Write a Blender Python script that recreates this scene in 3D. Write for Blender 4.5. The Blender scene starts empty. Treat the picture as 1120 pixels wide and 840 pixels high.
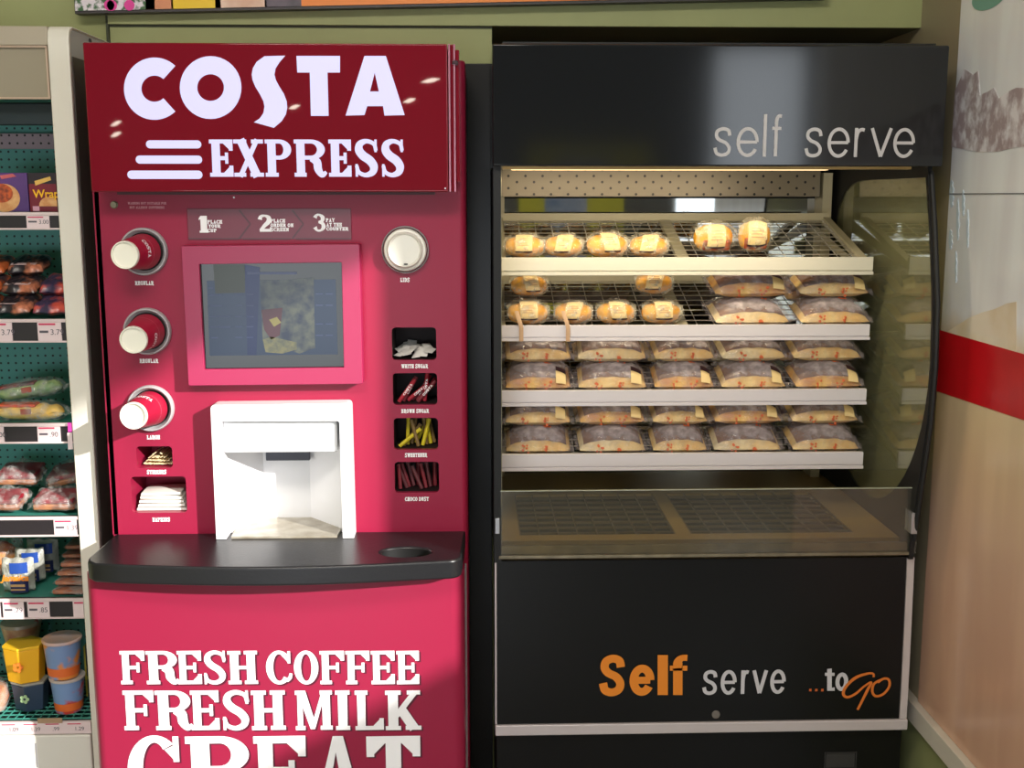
import bpy, bmesh, math, random
from mathutils import Vector, Matrix
random.seed(7)
SC = bpy.context.scene
COL = SC.collection
PI = math.pi
# ------------------------------------------------------------------ camera, world, sun, big lights, exposure
F_PX, HORIZON, VPX, EYE = 1240.0, 215.0, 520.0, 1.65
PITCH = math.atan((420 - HORIZON) / F_PX)
YAW = math.atan((560 - VPX) * math.cos(PITCH) / F_PX)
cam_d = bpy.data.cameras.new('camera')
cam_d.sensor_width = 36.0
cam_d.lens = F_PX / 1120 * 36.0
cam_d.clip_start = 0.05
cam = bpy.data.objects.new('camera', cam_d)
COL.objects.link(cam)
cam.location = (0, 0, EYE)
cam.rotation_euler = (PI / 2 - PITCH, 0, -YAW)
SC.camera = cam
SC.view_settings.view_transform = 'Standard'
SC.view_settings.look = 'None'
SC.view_settings.gamma = 1.0
SC.view_settings.use_curve_mapping = False
SC.view_settings.exposure = 0.0

world = bpy.data.worlds.new('sky')
SC.world = world
world.use_nodes = True
bg = world.node_tree.nodes['Background']
bg.inputs[0].default_value = (0.80, 0.90, 1.0, 1)
bg.inputs[1].default_value = 1.6

SUN_DIR = Vector((-1.0, 0.9, -0.52)).normalized()
sun_d = bpy.data.lights.new('sun', 'SUN')
sun_d.energy = 7.4
sun_d.angle = math.radians(0.9)
sun_d.color = (1.0, 0.96, 0.90)
sun = bpy.data.objects.new('sun', sun_d)
COL.objects.link(sun)
sun.rotation_euler = SUN_DIR.to_track_quat('-Z', 'Y').to_euler()
sun.location = (4, -4, 4)

def area(name, loc, direction, sx, sy, power, color):
    d = bpy.data.lights.new(name, 'AREA')
    d.shape = 'RECTANGLE'; d.size = sx; d.size_y = sy
    d.energy = power; d.color = color
    o = bpy.data.objects.new(name, d); COL.objects.link(o)
    o.location = loc
    o.rotation_euler = Vector(direction).to_track_quat('-Z', 'Y').to_euler()
    return o
WIN_F, WIN_S, CEIL = 24.0, 14.0, 62.0
area('daylight_front_window', (1.92, -2.95, 1.78), (0, 1, 0), 0.60, 1.70, WIN_F * 0.42, (0.90, 0.95, 1.0))
area('daylight_front_window', (-0.9, -2.95, 0.95), (0.35, 1, 0.2), 2.1, 1.1, WIN_F * 1.6, (0.93, 0.96, 1.0))
area('daylight_side_window', (2.36, -0.4, 2.43), (-1, 0.2, -0.2), 2.4, 0.8, WIN_S, (0.93, 0.96, 1.0))
area('ceiling_fill_light', (-0.4, 0.1, 3.05), (0, 0.25, -1), 1.2, 0.6, CEIL, (1.0, 0.93, 0.82))  # added overhead fill for the ambient light, no fixture hangs there

# ------------------------------------------------------------------ helpers
_F = Vector((math.sin(YAW) * math.cos(PITCH), math.cos(YAW) * math.cos(PITCH), -math.sin(PITCH)))
_R = Vector((math.cos(YAW), -math.sin(YAW), 0))
_U = _R.cross(_F)
def ray(px, py):
    return _F + _R * ((px - 560) / F_PX) + _U * ((420 - py) / F_PX)
def at(px, py, Y):                       # point of the photo on the wall-parallel plane at depth Y
    d = ray(px, py); t = Y / d.y
    return (d.x * t, EYE + d.z * t)
def atX(px, py, X):                      # ... on the plane X = const: (Y, Z)
    d = ray(px, py); t = X / d.x
    return (d.y * t, EYE + d.z * t)
def ax(px, py, Y): return at(px, py, Y)[0]
def az(px, py, Y): return at(px, py, Y)[1]

def lin(r, g, b):
    f = lambda c: (c / 255 / 12.92) if c / 255 <= 0.04045 else ((c / 255 + 0.055) / 1.055) ** 2.4
    return (f(r), f(g), f(b), 1)

MATS = {}
def new_mat(name):
    m = bpy.data.materials.new(name); m.use_nodes = True
    nt = m.node_tree
    return m, nt, nt.nodes['Principled BSDF']
def mat(name, rgb, rough=0.5, metal=0.0, spec=0.5, var=0.0, scale=20, bump=0.0, rgb2=None, emit=None, coat=0.0, stretch=(1, 1, 1), lo=0.35, hi=0.65, anis=None):
    if name in MATS: return MATS[name]
    m, nt, p = new_mat(name)
    p.inputs['Roughness'].default_value = rough
    p.inputs['Metallic'].default_value = metal
    p.inputs['Specular IOR Level'].default_value = spec
    p.inputs['Coat Weight'].default_value = coat
    p.inputs['Coat Roughness'].default_value = 0.05
    c = lin(*rgb)
    p.inputs['Base Color'].default_value = c
    if rgb2 is not None or bump > 0:
        tc = nt.nodes.new('ShaderNodeTexCoord'); mp = nt.nodes.new('ShaderNodeMapping')
        mp.inputs['Scale'].default_value = stretch
        nt.links.new(tc.outputs['Object'], mp.inputs['Vector'])
        nz = nt.nodes.new('ShaderNodeTexNoise'); nz.inputs['Scale'].default_value = scale
        nz.inputs['Detail'].default_value = 4
        nt.links.new(mp.outputs['Vector'], nz.inputs['Vector'])
        if rgb2 is not None:
            r = nt.nodes.new('ShaderNodeValToRGB')
            r.color_ramp.elements[0].position = lo; r.color_ramp.elements[0].color = c
            r.color_ramp.elements[1].position = hi; r.color_ramp.elements[1].color = lin(*rgb2)
            nt.links.new(nz.outputs['Fac'], r.inputs['Fac'])
            nt.links.new(r.outputs['Color'], p.inputs['Base Color'])
        if bump > 0:
            b = nt.nodes.new('ShaderNodeBump'); b.inputs['Strength'].default_value = bump
            b.inputs['Distance'].default_value = 0.01
            nt.links.new(nz.outputs['Fac'], b.inputs['Height'])
            nt.links.new(b.outputs['Normal'], p.inputs['Normal'])
    if emit is not None:
        p.inputs['Emission Color'].default_value = lin(*emit[0]); p.inputs['Emission Strength'].default_value = emit[1]
    MATS[name] = m
    return m

def perforated(name, rgb, hole, pitch, rad, rough=0.5, stagger=False, metal=0.0, pz=None):
    pz = pz or pitch
    m, nt, p = new_mat(name)
    N = nt.nodes.new; L = nt.links.new
    tc = N('ShaderNodeTexCoord'); sp = N('ShaderNodeSeparateXYZ'); L(tc.outputs['Object'], sp.inputs[0])
    def mth(op, a, b=None):
        n = N('ShaderNodeMath'); n.operation = op
        for i, v in enumerate((a, b)):
            if v is None: continue
            if isinstance(v, (int, float)): n.inputs[i].default_value = v
            else: L(v, n.inputs[i])
        return n.outputs[0]
    zz = mth('DIVIDE', sp.outputs['Z'], pz)
    xx = mth('DIVIDE', sp.outputs['X'], pitch)
    if stagger:
        xx = mth('DIVIDE', sp.outputs['X'], pitch * 1.0)
        row = mth('FLOOR', zz)
        xx = mth('ADD', xx, mth('MULTIPLY', row, 0.5))
    fx = mth('SUBTRACT', mth('FRACT', xx), 0.5); fz = mth('SUBTRACT', mth('FRACT', zz), 0.5)
    fx = mth('MULTIPLY', fx, pitch); fz = mth('MULTIPLY', fz, pz)
    d = mth('SQRT', mth('ADD', mth('MULTIPLY', fx, fx), mth('MULTIPLY', fz, fz)))
    k = mth('LESS_THAN', d, rad)
    mx = N('ShaderNodeMixRGB'); mx.inputs[1].default_value = lin(*rgb); mx.inputs[2].default_value = lin(*hole)
    L(k, mx.inputs[0]); L(mx.outputs[0], p.inputs['Base Color'])
    p.inputs['Roughness'].default_value = rough; p.inputs['Metallic'].default_value = metal
    MATS[name] = m
    return m

def film(name, tint, opac=0.25, rough=0.12, bump=0.8, scale=60, rgb2=None):
    """clear plastic wrapping: see-through, milky where it is folded, with sharp glints"""
    m, nt, p = new_mat(name)
    N = nt.nodes.new; L = nt.links.new
    p.inputs['Base Color'].default_value = lin(*tint); p.inputs['Roughness'].default_value = rough
    p.inputs['Specular IOR Level'].default_value = 0.9
    tr = N('ShaderNodeBsdfTransparent'); mx = N('ShaderNodeMixShader')
    out = [n for n in nt.nodes if n.type == 'OUTPUT_MATERIAL'][0]
    tc = N('ShaderNodeTexCoord'); nz = N('ShaderNodeTexNoise'); nz.inputs['Scale'].default_value = scale; nz.inputs['Detail'].default_value = 5
    L(tc.outputs['Object'], nz.inputs['Vector'])
    b = N('ShaderNodeBump'); b.inputs['Strength'].default_value = bump; b.inputs['Distance'].default_value = 0.01
    L(nz.outputs['Fac'], b.inputs['Height']); L(b.outputs['Normal'], p.inputs['Normal'])
    r = N('ShaderNodeMapRange'); r.inputs['From Min'].default_value = 0.42; r.inputs['From Max'].default_value = 0.72
    r.inputs['To Min'].default_value = opac; r.inputs['To Max'].default_value = min(1, opac + 0.45)
    L(nz.outputs['Fac'], r.inputs['Value'])
    L(r.outputs[0], mx.inputs[0]); L(tr.outputs[0], mx.inputs[1]); L(p.outputs[0], mx.inputs[2])
    L(mx.outputs[0], out.inputs['Surface'])
    MATS[name] = m
    return m

def frosted_top(m, z0, z1, lo_, hi_, tint=None):
    """bag printed with a frosted upper half: opacity grows with height inside the bag"""
    nt = m.node_tree; N = nt.nodes.new; L = nt.links.new
    mx = [n for n in nt.nodes if n.type == 'MIX_SHADER'][0]
    tc = N('ShaderNodeTexCoord'); sp = N('ShaderNodeSeparateXYZ'); L(tc.outputs['Object'], sp.inputs[0])
    r = N('ShaderNodeMapRange'); r.inputs['From Min'].default_value = z0; r.inputs['From Max'].default_value = z1
    r.inputs['To Min'].default_value = lo_; r.inputs['To Max'].default_value = hi_
    L(sp.outputs['Z'], r.inputs['Value'])
    src = mx.inputs[0].links[0].from_socket
    a = N('ShaderNodeMath'); a.operation = 'MULTIPLY'; a.use_clamp = True
    L(src, a.inputs[0]); L(r.outputs[0], a.inputs[1]); L(a.outputs[0], mx.inputs[0])
    return m

def glass(name, tint=(235, 240, 235), opac=0.06, fres=0.12, rough=0.02):
    m, nt, p = new_mat(name)
    N = nt.nodes.new; L = nt.links.new
    p.inputs['Base Color'].default_value = lin(*tint); p.inputs['Roughness'].default_value = 0.5
    tr = N('ShaderNodeBsdfTransparent'); tr.inputs[0].default_value = lin(*tint)
    gl = N('ShaderNodeBsdfGlossy'); gl.inputs['Roughness'].default_value = rough
    mx = N('ShaderNodeMixShader'); mx.inputs[0].default_value = opac
    L(tr.outputs[0], mx.inputs[1]); L(p.outputs[0], mx.inputs[2])
    lw = N('ShaderNodeLayerWeight'); lw.inputs[0].default_value = 0.35
    a = N('ShaderNodeMath'); a.operation = 'ADD'; a.inputs[1].default_value = fres; a.use_clamp = True
    ml = N('ShaderNodeMath'); ml.operation = 'MULTIPLY'; ml.inputs[1].default_value = 0.6
    L(lw.outputs['Fresnel'], ml.inputs[0]); L(ml.outputs[0], a.inputs[0])
    m2 = N('ShaderNodeMixShader'); L(a.outputs[0], m2.inputs[0]); L(mx.outputs[0], m2.inputs[1]); L(gl.outputs[0], m2.inputs[2])
    out = [n for n in nt.nodes if n.type == 'OUTPUT_MATERIAL'][0]
    L(m2.outputs[0], out.inputs['Surface'])
    MATS[name] = m
    return m

class MB:
    def __init__(s): s.v = []; s.f = []
    def add(s, vs, fs):
        n = len(s.v); s.v += [tuple(v) for v in vs]; s.f += [tuple(i + n for i in f) for f in fs]; return s
    def box(s, x0, x1, y0, y1, z0, z1):
        if x0 > x1: x0, x1 = x1, x0
        if y0 > y1: y0, y1 = y1, y0
        if z0 > z1: z0, z1 = z1, z0
        return s.add([(x0, y0, z0), (x1, y0, z0), (x1, y1, z0), (x0, y1, z0), (x0, y0, z1), (x1, y0, z1), (x1, y1, z1), (x0, y1, z1)],
                     [(0, 1, 5, 4), (1, 2, 6, 5), (2, 3, 7, 6), (3, 0, 4, 7), (4, 5, 6, 7), (3, 2, 1, 0)])
    def prism(s, poly, y0, y1, axis='y'):
        """polygon extruded; axis 'y': poly is (x,z); 'x': poly is (y,z); 'z': poly is (x,y)"""
        n = len(poly)
        mk = {'y': lambda p, k: (p[0], k, p[1]), 'x': lambda p, k: (k, p[0], p[1]), 'z': lambda p, k: (p[0], p[1], k)}[axis]
        vs = [mk(p, y0) for p in poly] + [mk(p, y1) for p in poly]
        fs = [tuple(range(n)), tuple(range(2 * n - 1, n - 1, -1))] + [(i, i + n, (i + 1) % n + n, (i + 1) % n) for i in range(n)]
        return s.add(vs, fs)
    def ring(s, outer, inner, y0, y1, axis='y'):
        """frame between two outlines with the same number of points, extruded"""
        n = len(outer)
        mk = {'y': lambda p, k: (p[0], k, p[1]), 'x': lambda p, k: (k, p[0], p[1]), 'z': lambda p, k: (p[0], p[1], k)}[axis]
        vs = [mk(p, k) for k in (y0, y1) for lp in (outer, inner) for p in lp]
        fs = []
        for i in range(n):
            j = (i + 1) % n
            fs += [(i, j, n + j, n + i), (2 * n + i, 3 * n + i, 3 * n + j, 2 * n + j), (i, 2 * n + i, 2 * n + j, j), (n + i, n + j, 3 * n + j, 3 * n + i)]
        return s.add(vs, fs)
    def quad(s, pts): return s.add(pts, [tuple(range(len(pts)))])
    def flat(s, polys, y):
        for i, p in enumerate(polys):        # vinyl strokes that overlap are laid a hair apart
            yy = y - (i % 40) * 5e-6
            s.add([(a, yy, b) for a, b in p], [tuple(range(len(p)))])
        return s
    def tube(s, pts, r, n=6):
        pts = [Vector(p) for p in pts]; base = len(s.v); k = len(pts)
        for i, p in enumerate(pts):
            t = (pts[min(i + 1, k - 1)] - pts[max(i - 1, 0)]).normalized()
            u = t.orthogonal().normalized(); w = t.cross(u)
            if abs(t.z) < 0.9: u = t.cross(Vector((0, 0, 1))).normalized(); w = t.cross(u)
            for j in range(n):
                a = 2 * PI * j / n
                s.v.append(tuple(p + u * (r * math.cos(a)) + w * (r * math.sin(a))))
        for i in range(k - 1):
            for j in range(n):
                s.f.append((base + i * n + j, base + i * n + (j + 1) % n, base + (i + 1) * n + (j + 1) % n, base + (i + 1) * n + j))
        s.f.append(tuple(base + j for j in range(n))[::-1]); s.f.append(tuple(base + (k - 1) * n + j for j in range(n)))
        return s
    def lathe(s, prof, org, axis, n=40, cap=True):
        """prof: (distance along axis, radius)"""
        org = Vector(org); t = Vector(axis).normalized(); u = t.orthogonal().normalized(); w = t.cross(u)
        base = len(s.v)
        for d, r in prof:
            for j in range(n):
                a = 2 * PI * j / n
                s.v.append(tuple(org + t * d + u * (r * math.cos(a)) + w * (r * math.sin(a))))
        for i in range(len(prof) - 1):
            for j in range(n):
                s.f.append((base + i * n + j, base + i * n + (j + 1) % n, base + (i + 1) * n + (j + 1) % n, base + (i + 1) * n + j))
        if cap:
            s.f.append(tuple(base + j for j in range(n))[::-1]); s.f.append(tuple(base + (len(prof) - 1) * n + j for j in range(n)))
        return s
    def grid(s, fn, nu, nv, wrapu=False):
        base = len(s.v)
        for i in range(nu + 1):
            for j in range(nv + 1): s.v.append(tuple(fn(i / nu, j / nv)))
        for i in range(nu):
            for j in range(nv):
                a = base + i * (nv + 1) + j
                s.f.append((a, a + nv + 1, a + nv + 2, a + 1))
        return s
    def build(s, name, m, parent=None, smooth=False, bevel=0.0, seg=2, local=False, angle=None, nrm=True):
        me = bpy.data.meshes.new(name)
        if local: off = Vector((0, 0, 0))
        elif parent is not None:
            off = Vector(parent['_org']) if '_org' in parent.keys() else Vector((0, 0, 0))
        else:
            xs = [v[0] for v in s.v]; ys = [v[1] for v in s.v]; zs = [v[2] for v in s.v]
            off = Vector(((min(xs) + max(xs)) / 2, (min(ys) + max(ys)) / 2, min(zs)))
        me.from_pydata([tuple(Vector(v) - off) for v in s.v], [], s.f)
        if nrm:
            bm = bmesh.new(); bm.from_mesh(me); bmesh.ops.recalc_face_normals(bm, faces=bm.faces)
            bad = [f for f in bm.faces if len(f.verts) > 4]
            if bad: bmesh.ops.triangulate(bm, faces=bad)
            bm.to_mesh(me); bm.free()
        me.materials.append(m)
        o = bpy.data.objects.new(name, me); COL.objects.link(o)
        if parent is not None:
            o.parent = parent
            o['_org'] = tuple(off)
        elif not local:
            o.location = off; o['_org'] = tuple(off)
        if smooth:
            for p in me.polygons: p.use_smooth = True
        if bevel > 0:
            bv = o.modifiers.new('bevel', 'BEVEL'); bv.width = bevel; bv.segments = seg; bv.limit_method = 'ANGLE'; bv.angle_limit = math.radians(40); bv.harden_normals = True
            for p in me.polygons: p.use_smooth = True
            try:
                me.set_sharp_from_angle(angle=math.radians(45))
            except Exception: pass
        if angle:
            for p in me.polygons: p.use_smooth = True
            me.set_sharp_from_angle(angle=math.radians(angle))
        return o

def tag(o, label=None, cat=None, group=None, kind=None):
    if label: o['label'] = label
    if cat: o['category'] = cat
    if group: o['group'] = group
    if kind: o['kind'] = kind
    return o
def thing(name, label, cat, org=(0, 0, 0), group=None):
    o = bpy.data.objects.new(name, None); COL.objects.link(o)
    o.empty_display_size = 0.05
    o.location = org; o['_org'] = tuple(org)
    return tag(o, label, cat, group)
def struct(o): o['kind'] = 'structure'; return o
def kids(o): return [c for c in bpy.data.objects if c.parent is o]
def dup(root, loc, rot=None, label=None, group=None, scale=None):
    r = root.copy(); COL.objects.link(r); r.location = loc
    if rot is not None: r.rotation_euler = rot
    if scale is not None: r.scale = scale
    if label: r['label'] = label
    if group: r['group'] = group
    for ch in kids(root):
        c = ch.copy(); COL.objects.link(c); c.parent = r
        for g in kids(ch):
            d = g.copy(); COL.objects.link(d); d.parent = c
    return r

def rrect(x0, x1, z0, z1, r, n=6):
    pts = []
    for cx, cz, a0 in ((x1 - r, z1 - r, 0), (x0 + r, z1 - r, 90), (x0 + r, z0 + r, 180), (x1 - r, z0 + r, 270)):
        for i in range(n + 1):
            a = math.radians(a0 + 90 * i / n); pts.append((cx + r * math.cos(a), cz + r * math.sin(a)))
    return pts
def rquad(q, r, n=5):
    """rounded quadrilateral, corners q in order TR, TL, BL, BR (x,z)"""
    pts = []
    m = len(q)
    for i in range(m):
        p = Vector(q[i]); a = (Vector(q[i - 1]) - p).normalized(); b = (Vector(q[(i + 1) % m]) - p).normalized()
        s_, e_ = p + a * r, p + b * r
        for k in range(n + 1):
            t = k / n
            pts.append(tuple(s_ * (1 - t) ** 2 + p * (2 * t * (1 - t)) + e_ * t * t))
    return pts

# ------------------------------------------------------------------ lettering: slab capitals and a thin sans, drawn as outlines
def strip(pts, w):
    """ribbon of given width(s) along a smoothed path"""
    P = [Vector(p) for p in pts]; W = w if isinstance(w, (list, tuple)) else [w] * len(P)
    Q = []; QW = []
    for i in range(len(P) - 1):
        p0, p1, p2, p3 = P[max(i - 1, 0)], P[i], P[i + 1], P[min(i + 2, len(P) - 1)]
        for k in range(6):
            t = k / 6
            Q.append(0.5 * ((2 * p1) + (p2 - p0) * t + (2 * p0 - 5 * p1 + 4 * p2 - p3) * t * t + (3 * p1 - p0 - 3 * p2 + p3) * t ** 3))
            QW.append(W[i] * (1 - t) + W[i + 1] * t)
    Q.append(P[-1]); QW.append(W[-1])
    L, R = [], []
    for i, q in enumerate(Q):
        d = (Q[min(i + 1, len(Q) - 1)] - Q[max(i - 1, 0)]).normalized(); n = Vector((-d.y, d.x))
        L.append(q + n * QW[i] / 2); R.append(q - n * QW[i] / 2)
    return [[tuple(L[i]), tuple(L[i + 1]), tuple(R[i + 1]), tuple(R[i])] for i in range(len(Q) - 1)]
def line(a, b, w): 
    d = (Vector(b) - Vector(a)).normalized(); n = Vector((-d.y, d.x)) * w / 2
    a, b = Vector(a), Vector(b)
    return [[tuple(a + n), tuple(b + n), tuple(b - n), tuple(a - n)]]
def R_(x0, y0, x1, y1): return [[(x0, y0), (x1, y0), (x1, y1), (x0, y1)]]
def ell(cx, cy, rx, ry, a0, a1, s, t, n=22):
    o = []
    for i in range(n):
        a, b = math.radians(a0 + (a1 - a0) * i / n), math.radians(a0 + (a1 - a0) * (i + 1) / n)
        o.append([(cx + rx * math.cos(a), cy + ry * math.sin(a)), (cx + rx * math.cos(b), cy + ry * math.sin(b)),
                  (cx + (rx - s) * math.cos(b), cy + (ry - t) * math.sin(b)), (cx + (rx - s) * math.cos(a), cy + (ry - t) * math.sin(a))])
    return o
def slab(ch, W, H, s, t):
    e = s * 0.28; k = 0.30 * H; P = []
    def stem(x, w=s, top=True, bot=True, l=e, r=e):
        q = R_(x, 0, x + w, H)
        if bot: q += R_(x - l, 0, x + w + r, t)
        if top: q += R_(x - l, H - t, x + w + r, H)
        return q
    if ch in 'EF':
        P = stem(e, r=0) + R_(e, H - t, W, H) + R_(W - t, H - k, W, H) + R_(e, H * .5 - t * .5, W * .72, H * .5 + t * .5) + R_(W * .66, H * .5 - t * 1.4, W * .66 + t * .8, H * .5 + t * 1.4)
        P += [[(W - t * 2.4, H - t), (W - t * .9, H - t), (W - t * .9, H - k * .9)]]
        if ch == 'E': P += R_(e, 0, W, t) + R_(W - t, 0, W, k) + [[(W - t * 2.4, t), (W - t * .9, k * .9), (W - t * .9, t)]]
        else: P += R_(e, 0, e + s + e * 1.4, t)
    elif ch in 'PRB':
        P = stem(e, r=(e if ch == 'P' else e * .6))
        P += ell(W * .52, H * .73, W * .44, H * .27, -90, 90, s * .95, t)
        P += R_(e, H - t, W * .53, H) + R_(e, H * .46, W * .53, H * .46 + t)
        if ch == 'R':
            P += strip([(W * .52, H * .50), (W * .70, H * .40), (W * .74, H * .20), (W * .86, H * .05), (W * .99, H * .13)], [s * .7, s, s * .95, t * 1.4, t * .8])
        if ch == 'B':
            P += ell(W * .54, H * .25, W * .46, H * .25, -90, 90, s, t) + R_(e, 0, W * .55, t)
    elif ch == 'D':
        P = stem(e, r=0) + ell(W * .45, H * .5, W * .55, H * .5, -90, 90, s, t) + R_(e, H - t, W * .46, H) + R_(e, 0, W * .46, t)
    elif ch == 'S':
        P = strip([(W * .90, H * .70), (W * .82, H * .88), (W * .52, H * .955), (W * .25, H * .88), (W * .20, H * .72), (W * .36, H * .57), (W * .64, H * .44), (W * .80, H * .28), (W * .74, H * .12), (W * .46, H * .045), (W * .18, H * .12), (W * .09, H * .30)],
                  [t * .9, t, t * 1.1, s * .8, s, s * 1.05, s * 1.05, s, s * .8, t * 1.1, t, t * .9])
        P += R_(W * .84, H * .66, W * .94, H) + R_(W * .04, 0, W * .14, H * .34)
    elif ch == 'H':
        P = stem(e) + stem(W - e - s) + R_(e, H * .5 - t * .5, W - e, H * .5 + t * .5)
    elif ch in 'COGQ':
        if ch == 'O': P = ell(W / 2, H / 2, W / 2, H / 2 * 1.02, 0, 360, s, t, 36)
        else:
            P = ell(W * .52, H / 2, W * .52, H / 2 * 1.02, 48, 318 if ch == 'C' else 330, s, t, 34)
            P += R_(W * .86, H * .62, W * .97, H * .99)
            P += [[(W * .70, H * .80), (W * .88, H * .64), (W * .88, H * .86)]]
            if ch == 'C': P += strip([(W * .80, H * .10), (W * .93, H * .18), (W * .98, H * .32)], [t, t, t * .8])
            else: P += R_(W * .68, H * .04, W * .68 + s, H * .46) + R_(W * .55, H * .40, W * 1.02, H * .40 + t)
    elif ch == 'T':
        P = stem(W / 2 - s / 2, top=False) + R_(0, H - t, W, H) + R_(0, H - k, t, H) + R_(W - t, H - k, W, H)
        P += [[(t * .9, H - t), (t * .9, H - k * .9), (t * 2.4, H - t)], [(W - t * 2.4, H - t), (W - t * .9, H - k * .9), (W - t * .9, H - t)]]
    elif ch == 'I':
        P = stem(W / 2 - s / 2)
    elif ch == 'L':
        P = stem(e) + R_(e, 0, W, t) + R_(W - t, 0, W, k) + [[(W - t * 2.4, t), (W - t * .9, k * .9), (W - t * .9, t)]]
    elif ch == 'K':
        P = stem(e) + line((e + s * .8, H * .36), (W * .86, H - t * .3), t * 1.3) + line((e + s * 1.2, H * .56), (W - s * .62, t * .3), s) + R_(W * .62, H - t, W, H) + R_(W - s * 1.5, 0, W + e * .3, t)
    elif ch == 'M':
        P = stem(e, w=t * 1.2) + stem(W - e - s) + [[(e, H), (e + s * 1.05, H), (W * .5, H * .28), (W * .5 - s * .28, t * .2), (W * .40, t * .2)]] + [[(W * .40, t * .2), (W * .52, t * .2), (W - e - s * .5, H), (W - e - s, H)]]
    elif ch == 'N':
        P = stem(e, w=t * 1.2) + stem(W - e - t * 1.2, w=t * 1.2, bot=False) + [[(e, H), (e + s, H), (W - e, 0), (W - e - s * .8, 0)]]
    elif ch == 'A':
        P = [[(W * .42, H), (W * .60, H), (W * .90, 0), (W * .90 - s, 0)], [(W * .10, 0), (W * .10 + t * 1.4, 0), (W * .52, H), (W * .42, H)]]
        P += R_(W * .24, H * .27, W * .72, H * .27 + t) + R_(0, 0, W * .32, t) + R_(W * .54, 0, W, t)
    elif ch in 'VYUW':
        if ch == 'V': P = [[(W * .10, H), (W * .10 + s, H), (W * .58, 0), (W * .44, 0)], [(W * .90, H), (W * .90 - t * 1.2, H), (W * .46, 0), (W * .58, 0)]]
        if ch == 'Y': P = R_(W * .5 - s / 2, 0, W * .5 + s / 2, H * .5) + R_(W * .28, 0, W * .72, t) + line((W * .2, H), (W * .5, H * .42), s * .9) + line((W * .8, H), (W * .5, H * .42), t * 1.2)
        if ch == 'U': P = R_(e, H * .3, e + s, H) + R_(W - e - t * 1.2, H * .3, W - e, H) + ell(W / 2, H * .33, W / 2 - e, H * .33, 180, 360, s * .9, t)
        if ch == 'W': P = line((W * .14, H), (W * .34, 0), s * .8) + line((W * .5, H), (W * .34, 0), t) + line((W * .5, H), (W * .70, 0), s * .8) + line((W * .88, H), (W * .70, 0), t)
        P += R_(0, H - t, W * .36, H) + R_(W * .64, H - t, W, H)
    elif ch == 'X':
        P = line((W * .24, H), (W * .78, 0), s) + line((W * .80, H), (W * .20, 0), t * 1.2)
        P += R_(0, H - t, W * .44, H) + R_(W * .60, H - t, W, H) + R_(0, 0, W * .40, t) + R_(W * .54, 0, W, t)
    elif ch == '1':
        P = R_(W * .5 - s / 2, 0, W * .5 + s / 2, H) + R_(W * .12, 0, W * .88, t) + [[(W * .5, H), (W * .5 - s / 2, H * .98), (W * .08, H * .84), (W * .08, H * .74), (W * .5 - s / 2, H * .80)]]
    elif ch == '2':
        P = strip([(W * .12, H * .72), (W * .2, H * .90), (W * .5, H * .95), (W * .78, H * .82), (W * .74, H * .58), (W * .45, H * .36), (W * .18, H * .10)], [s, s * .7, t, s, s, s * .8, t * 1.5])
        P += R_(W * .08, 0, W * .92, t * 1.5) + R_(W * .84, 0, W * .94, H * .28)
    elif ch == '3':
        P = strip([(W * .14, H * .78), (W * .26, H * .92), (W * .5, H * .95), (W * .76, H * .80), (W * .70, H * .60), (W * .42, H * .53)], [s, s * .6, t, s, s * .8, t])
        P += strip([(W * .42, H * .53), (W * .74, H * .45), (W * .82, H * .24), (W * .6, H * .06), (W * .3, H * .06), (W * .12, H * .24)], [t, s * .8, s, t, t, s])
    return P
WID = {'I': .62, 'M': 1.35, 'W': 1.35, 'L': .88, 'J': .7, '1': .6}
def shift(polys, dx, dz): return [[(x + dx, z + dz) for x, z in p] for p in polys]
def slab_text(txt, x0, x1, z0, z1, st=.27, tt=.13, gap=.05):
    """slab capitals squeezed to fill x0..x1"""
    H = z1 - z0
    ws = [0.45 if c == ' ' else WID.get(c, 1.0) for c in txt]
    tot = sum(ws) + gap * (len(txt) - 1); u = (x1 - x0) / tot
    P = []; x = x0
    for c, w in zip(txt, ws):
        if c != ' ': P += shift(slab(c, w * u, H, st * u, tt * H), x, z0)
        x += (w + gap) * u
    return P
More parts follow.
